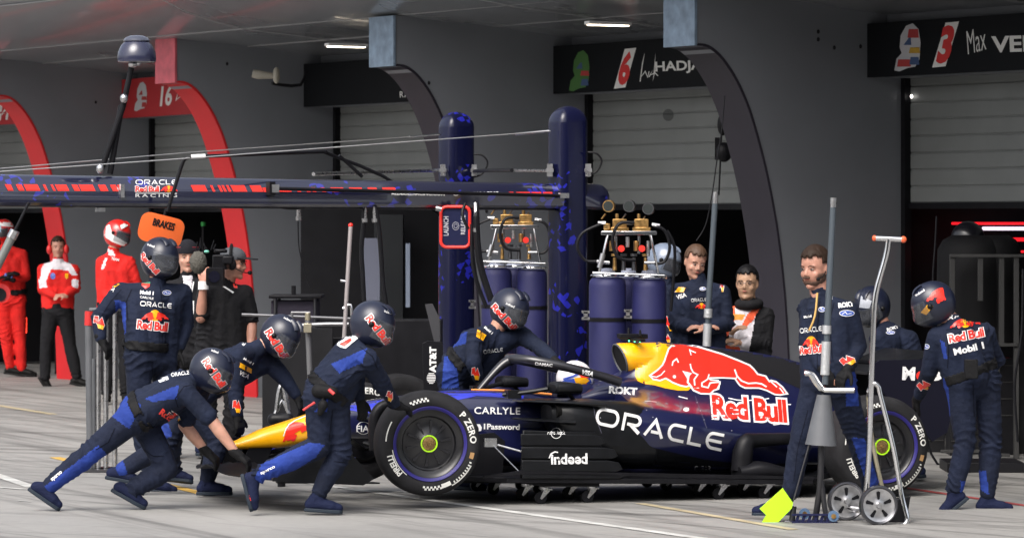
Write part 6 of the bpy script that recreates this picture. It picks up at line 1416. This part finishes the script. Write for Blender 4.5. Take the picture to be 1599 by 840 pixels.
for (x,y,dy) in ((1322,798,.22),(1372,803,-.16)):
    Yw=YT+dy; c=W(x,y,Yw); c.z=.127; ax=V((.25,-.97,0)).normalized(); s_=V((.97,.25,0))
    wl=mk('disc_wheel',G().add(lathe([(.105,-.018),(.127,-.018),(.130,0),(.127,.018),(.118,.020),(.105,.010)],c,ax,48,closed=True)),DST,tr_)
    dg_=G().add(lathe([(.001,.030),(.018,.030),(.022,.012),(.04,.006),(.085,.004),(.108,.012),(.112,.006),(.108,-.002),(.001,-.004)],c,ax,48)); mk('wheel_disc',dg_,PAN,wl)
    g=G()
    for k in range(5):
        a=2*math.pi*k/5+.35; e=s_*math.cos(a)+Z*math.sin(a); t=e.cross(ax); mk('slot',G().add(prism([(.042,-.008),(.085,-.013),(.092,0),(.085,.013),(.042,.008),(.036,0)],c+ax*.0068,e,t,ax*.003)),BLK,wl)
mk('wedge_block',G().add(prism([(0,0),(.12,0),(.15,.17),(.02,.14)],V((W(1388,829,YT).x,YT+.05,0)),V((1,0,0)),Z,V((0,.14,0)))),BLK,tr_,bevel=.004)
# red tipped pole + air gun stand in the middle distance
rp=thing('red_tipped_pole','slim steel pole with a red tip and side peg behind the striding pusher','pole',W(538,480,30.2)); mk('shaft',G().add(cyl(W(548,354,30.2),W(536,560,30.2),.016)).add(cyl(W(536,560,30.2),V((W(534,560,30.2).x,30.2,0)),.016)),mat('pole_pinkgrey',(.42,.38,.38),.4,metal=.5),rp); mk('tip',G().add(ell(W(548,352,30.2),.018,.018,.018)),MATS['knob_red'],rp); mk('peg',G().add(cyl(W(532,438,30.2),W(543,440,30.2),.010)),SILV,rp)
mk('hook',G().add(tube([W(536,482,30.2),W(548,476,30.2),W(550,500,30.2)],.012,8,3)),SILV,rp)
st=thing('steel_stand','steel stand with cross bars and clamps behind the crouching helmets','stand',W(480,640,30.6))
g=G().add(cyl(W(481,500,30.6),W(486,620,30.6),.022)).add(cyl(W(486,620,30.6),V((W(487,600,30.6).x,30.6,0)),.022)).add(tube([W(470,508,30.6),W(510,506,30.6),W(545,506,30.6)],.016,8,2)).add(cyl(W(378,491,31.5),W(560,498,31.5),.012)).add(cyl(W(455,488,30.6),W(485,488,30.6),.010)).add(cyl(W(456,488,30.6),W(457,500,30.6),.010))
mk('bar',g,mat('stand_steel',(.22,.22,.23),.4,metal=.7),st); mk('clamp',G().add(box(W(481,512,30.55),(.06,.05,.07))).add(cyl(W(481,488,30.6),W(481,500,30.6),.022)),MATS['aged_steel'],st,bevel=.004)
gs=thing('wheel_gun_rest','steel and black wheel gun rest standing behind the yellow nose','stand',W(440,660,30.0)); mk('rest',G().add(tube([W(433,640,29.9),W(436,615,29.9),W(441,600,29.9),W(446,615,29.9),W(450,640,29.9)],.02,8,3)).add(tube([W(427,655,29.9),W(441,625,29.9),W(455,655,29.9)],.015,8,2)),SILV,gs); mk('pad',G().add(rc(W(428,655,29.9),W(450,655,29.9),.05,.05)),BLK,gs); mk('post',G().add(cyl(W(440,660,29.95),V((W(440,660,29.95).x,29.95,0)),.03)),BLK,gs)
# low dark equipment behind the nose
def slab(name,x0,x1,y0,y1,Y,dep,m,label,cat,leg=True):
    a=W(x0,y1,Y); b=W(x1,y0,Y); t=thing(name,label,cat,((a.x+b.x)/2,Y,0)); mk('top',G().add(boxab((a.x,Y,a.z),(b.x,Y+dep,b.z))),m,t,bevel=.006)
    if leg:
        for x in (a.x+.05,b.x-.05):
            for y in (Y+.05,Y+dep-.05): mk('leg',G().add(cyl((x,y,0),(x,y,a.z),.015)),DST,t)
    return t
tb=slab('equipment_cart',420,502,461,466,31.8,.6,BLK,'black flat-topped equipment cart behind the crouching crew','cart'); mk('cover',G().add(boxab(W(424,470,31.85),W(500,560,32.3))),mat('cart_cover',(.03,.026,.04),.7,bump=.4,bscale=8),tb); mk('antenna',G().add(cyl(W(459,446,32),W(459,461,32),.018)),BLK,tb)
panelbox('black_board',410,520,512,640,31.4,.04,mat('board_black',(.014,.014,.016),.6,vary=.2),'black upright board behind the nose','board',ground=True)
panelbox('black_flight_case',540,690,500,700,33.2,.6,BLK,'large black flight case behind the front wheel','case',ground=True)
panelbox('red_box',372,392,460,478,33,.2,mat('box_red',(.5,.02,.02),.5),'small red box beside the camera operator','box')
at=mk('sponsor_board',G().add(plate([(660,536),(668,532),(692,534),(694,610),(662,612)],30.0,.03)),mat('board_gloss_black',(.008,.008,.01),.3),bevel=.004); tag(at,'tall black board with white vertical lettering and striped globe, left of the leaning crew member','board')
decal('lettering',fit2d(text2d('AT&T',.05),(682,582),(682,541),11),[at],WD,at,.004,20); decal('globe',join2d(*[stroke2d([(674-math.sqrt(max(1-(q/9)**2,0))*7+7-7,590+q),(674+math.sqrt(max(1-(q/9)**2,0))*7,590+q)],1.3) for q in (-7,-4.5,-2,.5,3,5.5,8)]),[at],WD,at,.004,20)
wp=mk('spare_wing_flap',G().add(plate([(664,475),(676,474),(687,498),(688,560),(680,540)],30.2,.02)),mat('flap_grey',(.05,.05,.055),.35)); tag(wp,'narrow grey-black wing flap standing upright above the black board','wing part')
# stanchions at the left
st=thing('barrier_stand','folded steel crowd barrier posts standing behind the left crew member','barrier',W(160,640,31.8))
for x,y0,m in ((146,560,GREYP),(154,520,SILV),(166,470,SILV),(180,480,SILV)):
    p=W(x,y0,31.8); mk('post',G().add(cyl((p.x,31.8,0.01),p,.02,n=14)),m,st)
mk('red_top',G().add(cyl(W(139,508,31.8),W(140,486,31.8),.035)),MATS['box_red'],st); mk('rail',G().add(cyl(W(140,484,31.8),W(190,482,31.8),.018)).add(cyl(W(139,500,31.8),V((W(142,500,31.8).x,31.8,0)),.03)),GREYP,st); mk('base',G().add(box((W(155,640,31.8).x,31.75,.012),(.30,.3,.02))).add(box((W(175,640,31.8).x,31.9,.012),(.30,.3,.02))),DST,st)
# brakes sign
bs_=thing('lollipop_sign','orange rounded hand sign tilted behind the upright crew member','sign',W(250,370,30.6))
def rot(pl,cx,cy,a): ca,sa=math.cos(a),math.sin(a); return [(cx+(x-cx)*ca-(y-cy)*sa,cy+(x-cx)*sa+(y-cy)*ca) for x,y in pl]
bd=mk('board',G().add(plate(rot(rrect(217,336,287,382,14),252,359,.24),30.6,.02)),mat('sign_orange',(.85,.14,.02),.5),bs_); decal('lettering',fit2d(text2d('BRAKES',.04,.95),(238,352),(272,361),12),[bd],mat('lettering_black',(.01,.01,.01),.6),bd,.004,20)
mk('pole',G().add(cyl(W(262,320,30.62),W(236,420,30.62),.012)),BLK,bs_)
# video camera on the shoulder
vc=thing('video_camera','shoulder video camera with furry round microphone held by the camera operator','video camera',W(340,430,31.6))
mk('camera_body',G().add(boxab(W(332,398,31.55),W(360,420,31.95))).add(box(W(345,392,31.7),(.10,.08,.03))),BLK,vc,bevel=.01)
mk('lens_hood',G().add(plate(rrect(322,418,349,446,4),31.3,.18)),BLK,vc,bevel=.006); mk('lens_glass',G().add(cyl(W(335,432,31.29),W(335,432,31.32),.045,n=24)),mat('lens_glass',(.01,.01,.02),.05,coat=1),vc)
v,fc=ell(W(310,410,31.35),.066,.07,.086,32,24); mk('furry_microphone',([p+V((noise.noise(p*120),0,noise.noise(p*120+V((9,9,9)))))*.012 for p in v],fc),mat('grey_fur',(.11,.105,.09),.95,bump=1,bscale=90,bdist=.02),vc)
g=G(); random.seed(5)
for i in range(9): a=W(306+i*4,392+random.uniform(-4,4),31.5); g.add(tube([a,a+V((random.uniform(-.03,.03),0,random.uniform(.03,.09)))],.005,5,1))
mk('cable_bundle',g,BLK,vc); mk('viewfinder',G().add(boxab(W(348,400,31.45),W(366,412,31.6))),BLK,vc,bevel=.01); mk('indicator',G().add(ell(W(323,393,31.4),.02,.015,.012)),mat('mint_tape',(.2,.6,.45),.5),vc)
tw=thing('light_stand','thin stand with a green band inside the red team garage','stand',W(318,346,50)); mk('pole',G().add(cyl(W(318,420,50),W(318,346,50),.02)).add(cyl(W(318,420,50),V((W(318,420,50).x,50,0)),.02)),BLK,tw); mk('band',G().add(cyl(W(318,353,50),W(318,347,50),.03)),mat('band_green',(.05,.5,.1),.5),tw)
# microphone stick / diagonal pole on the far left
dp=thing('diagonal_pole','grey telescopic pole slanting in from the left edge','pole',W(0,410,27.5)); mk('pole',G().add(cyl(W(-15,438,27.5),W(22,364,27.5),.030)),mat('pole_greyish',(.2,.21,.2),.4,metal=.5),dp); mk('thin_section',G().add(cyl(W(20,368,27.5),W(46,316,27.5),.010)),BLK,dp); mk('collar',G().add(cyl(W(18,372,27.5),W(24,360,27.5),.034)),SILV,dp)
kn=mk('red_round_handle',G().add(cyl(W(2,458,27.6),W(2,458,27.7),.065,n=28)),MATS['box_red']); tag(kn,'red round board with dotted dark centre at the left edge','sign')
mk('centre',G().add(cyl(W(0,460,27.59),W(0,460,27.62),.045,n=28)),BLK,kn)
# garage contents on the right
rk=thing('garage_rack','black and grey upright rack frame in the right garage opening','rack',W(1545,690,33.4))
RKM=mat('rack_grey',(.045,.045,.045),.5,vary=.1)
for x,y0,y1 in ((1488,398,470),(1532,398,470),(1565,400,540),(1588,398,730)):
    a=W(x-4,y0,33.4); b=W(x+4,y1,33.4); mk('post',G().add(boxab((a.x,33.4,b.z),(b.x,33.46,a.z))),RKM,rk,bevel=.004)
for x0,x1,y in ((1484,1640,397),(1538,1590,536),(1536,1578,708),(1470,1545,702)):
    a=W(x0,y,33.38); b=W(x1,y+5,33.38); mk('rail',G().add(boxab((a.x,33.38,b.z),(b.x,33.43,a.z))),RKM,rk,bevel=.004)
a=W(1552,540,33.4); mk('post',G().add(boxab((a.x,33.4,.05),(a.x+.05,33.45,a.z))),RKM,rk)
for k,(x,w_) in enumerate(((1520,.30),(1548,.25))):
    c=W(x,490,33.9); o=mk('covered_tyre_stack',lathe([(.001,.40),(w_*.6,.40),(w_*.85,.36),(w_,.28),(w_*1.02,0),(w_,-.5),(.001,-.5)],V((c.x,33.9,1.45)),(0,0,1),28),mat('black_cover',(.006,.006,.007),.7)); tag(o,('left' if k==0 else 'right')+' of two black covered stacks behind the rack in the right garage','tyre stack')
o=mk('dark_spare_helmet',ell(W(1512,371,34.5),.145,.14,.14,24,16),mat('helmet_dark_gloss',(.006,.006,.01),.3,coat=.3)); tag(o,'dark round helmet resting on the rack top in the right garage','helmet')
mk('visor_band',ell(W(1500,384,34.43),.06,.05,.03),mat('amber_dark',(.12,.03,.015),.4),o)
panelbox('drip_tray',1480,1600,722,746,31.6,.6,mat('tray_black',(.008,.008,.01),.5),'low black equipment tray on the floor behind the rear crew member','tray',ground=True)
o=mk('blue_lamp',G().add(box(W(1572,750,31.3),(.22,.05,.06))),mat('violet_lamp',(.2,.1,1),.5,emit=2)); tag(o,'small violet-blue glowing lamp on the floor at the right','lamp')
hose([(1462,520),(1468,508),(1476,512),(1482,540),(1486,600)],.010,33,'black gooseneck microphone cable beside the rear wing',tip=False,name='gooseneck_cable',cat='cable')
panelbox('dark_bin',86,128,372,470,52,.5,mat('bin_dark',(.015,.014,.015),.6),'dark covered stack behind the jacketed red team member','stack',ground=True)
o=mk('red_rear_lamp',G().add(box(W(37,508,51.5),(.08,.05,.20))),mat('rear_lamp_red',(1,.04,.02),.5,emit=3)); tag(o,'small glowing red lamp beside the crossed-arm red crew member','lamp')
# suspension lettering
SU=[o for o in bpy.data.objects if o.name.startswith('front_suspension')]

# clutter in the right garage, each item by itself
CL=[('equipment_box',1484,1512,600,700,33.9,'tall dark equipment box left of the inner rack post',(.012,.012,.014)),
('equipment_box',1516,1536,640,704,34.1,'small dark grey box between the rack post and the crew member seen from behind',(.03,.03,.034)),
('equipment_box',1555,1584,560,700,34.0,'tall black box below the covered stack at the right',(.008,.008,.010)),
('tool_cabinet',1592,1650,430,690,34.2,'dark tool cabinet cut by the right edge',(.02,.02,.022)),
('equipment_box',1440,1476,600,700,34.4,'dark box beside the grey partition behind the rear wing',(.015,.015,.017))]
for n_,x0,x1,y0,y1,Y_,lb,c_ in CL:
    o=panelbox(n_,x0,x1,y0,y1,Y_,.35,mat('box_'+lb[:14],c_,.45,vary=.25,vscale=6),lb,'box' if n_!='tool_cabinet' else 'cabinet',ground=True)
    a=W(x0+2,y0+6,Y_-.004); b=W(x1-2,y0+6,Y_-.004); g=G()
    for k in range(4):
        z0=a.z-.02-k*.14
        if z0>.1: mk('drawer_edge',G().add(boxab((a.x,Y_-.012,z0-.008),(b.x,Y_-.002,z0))),MATS['rack_grey'],o)
def boxthing(nm,x,y,w_,h_,Y_,m,lb,cat): o=mk(nm,G().add(box(W(x,y,Y_),(w_,.06,h_))),m,bevel=.006); return tag(o,lb,cat)
sc=boxthing('monitor_screen',520,548,.34,.22,32.6,BLK,'small dark monitor on the black case behind the striding pusher','monitor')
cb=hose([(1440,590),(1452,640),(1448,690),(1470,730),(1500,742)],.010,32.6,'thin black cable falling behind the rear wing to the floor',name='loose_cable',cat='cable',tip=False)
tyr=thing('racing_slick','spare racing tyre standing in the dark behind the striding pusher','spare wheel',W(628,640,33.0))
mk('tyre',lathe([(.235,-.02),(.285,0),(.336,-.016),(.36,-.07),(.36,-.25),(.336,-.28),(.235,-.28)],V((W(628,640,32.9).x,32.9,.36)),V((.2,-.98,0)),48,closed=True),RUB,tyr); mk('rim',lathe([(.235,-.03),(.2,-.05),(.05,-.06),(.001,-.06)],V((W(628,640,32.9).x,32.9,.36)),V((.2,-.98,0)),40),MATS['rim_black'],tyr)
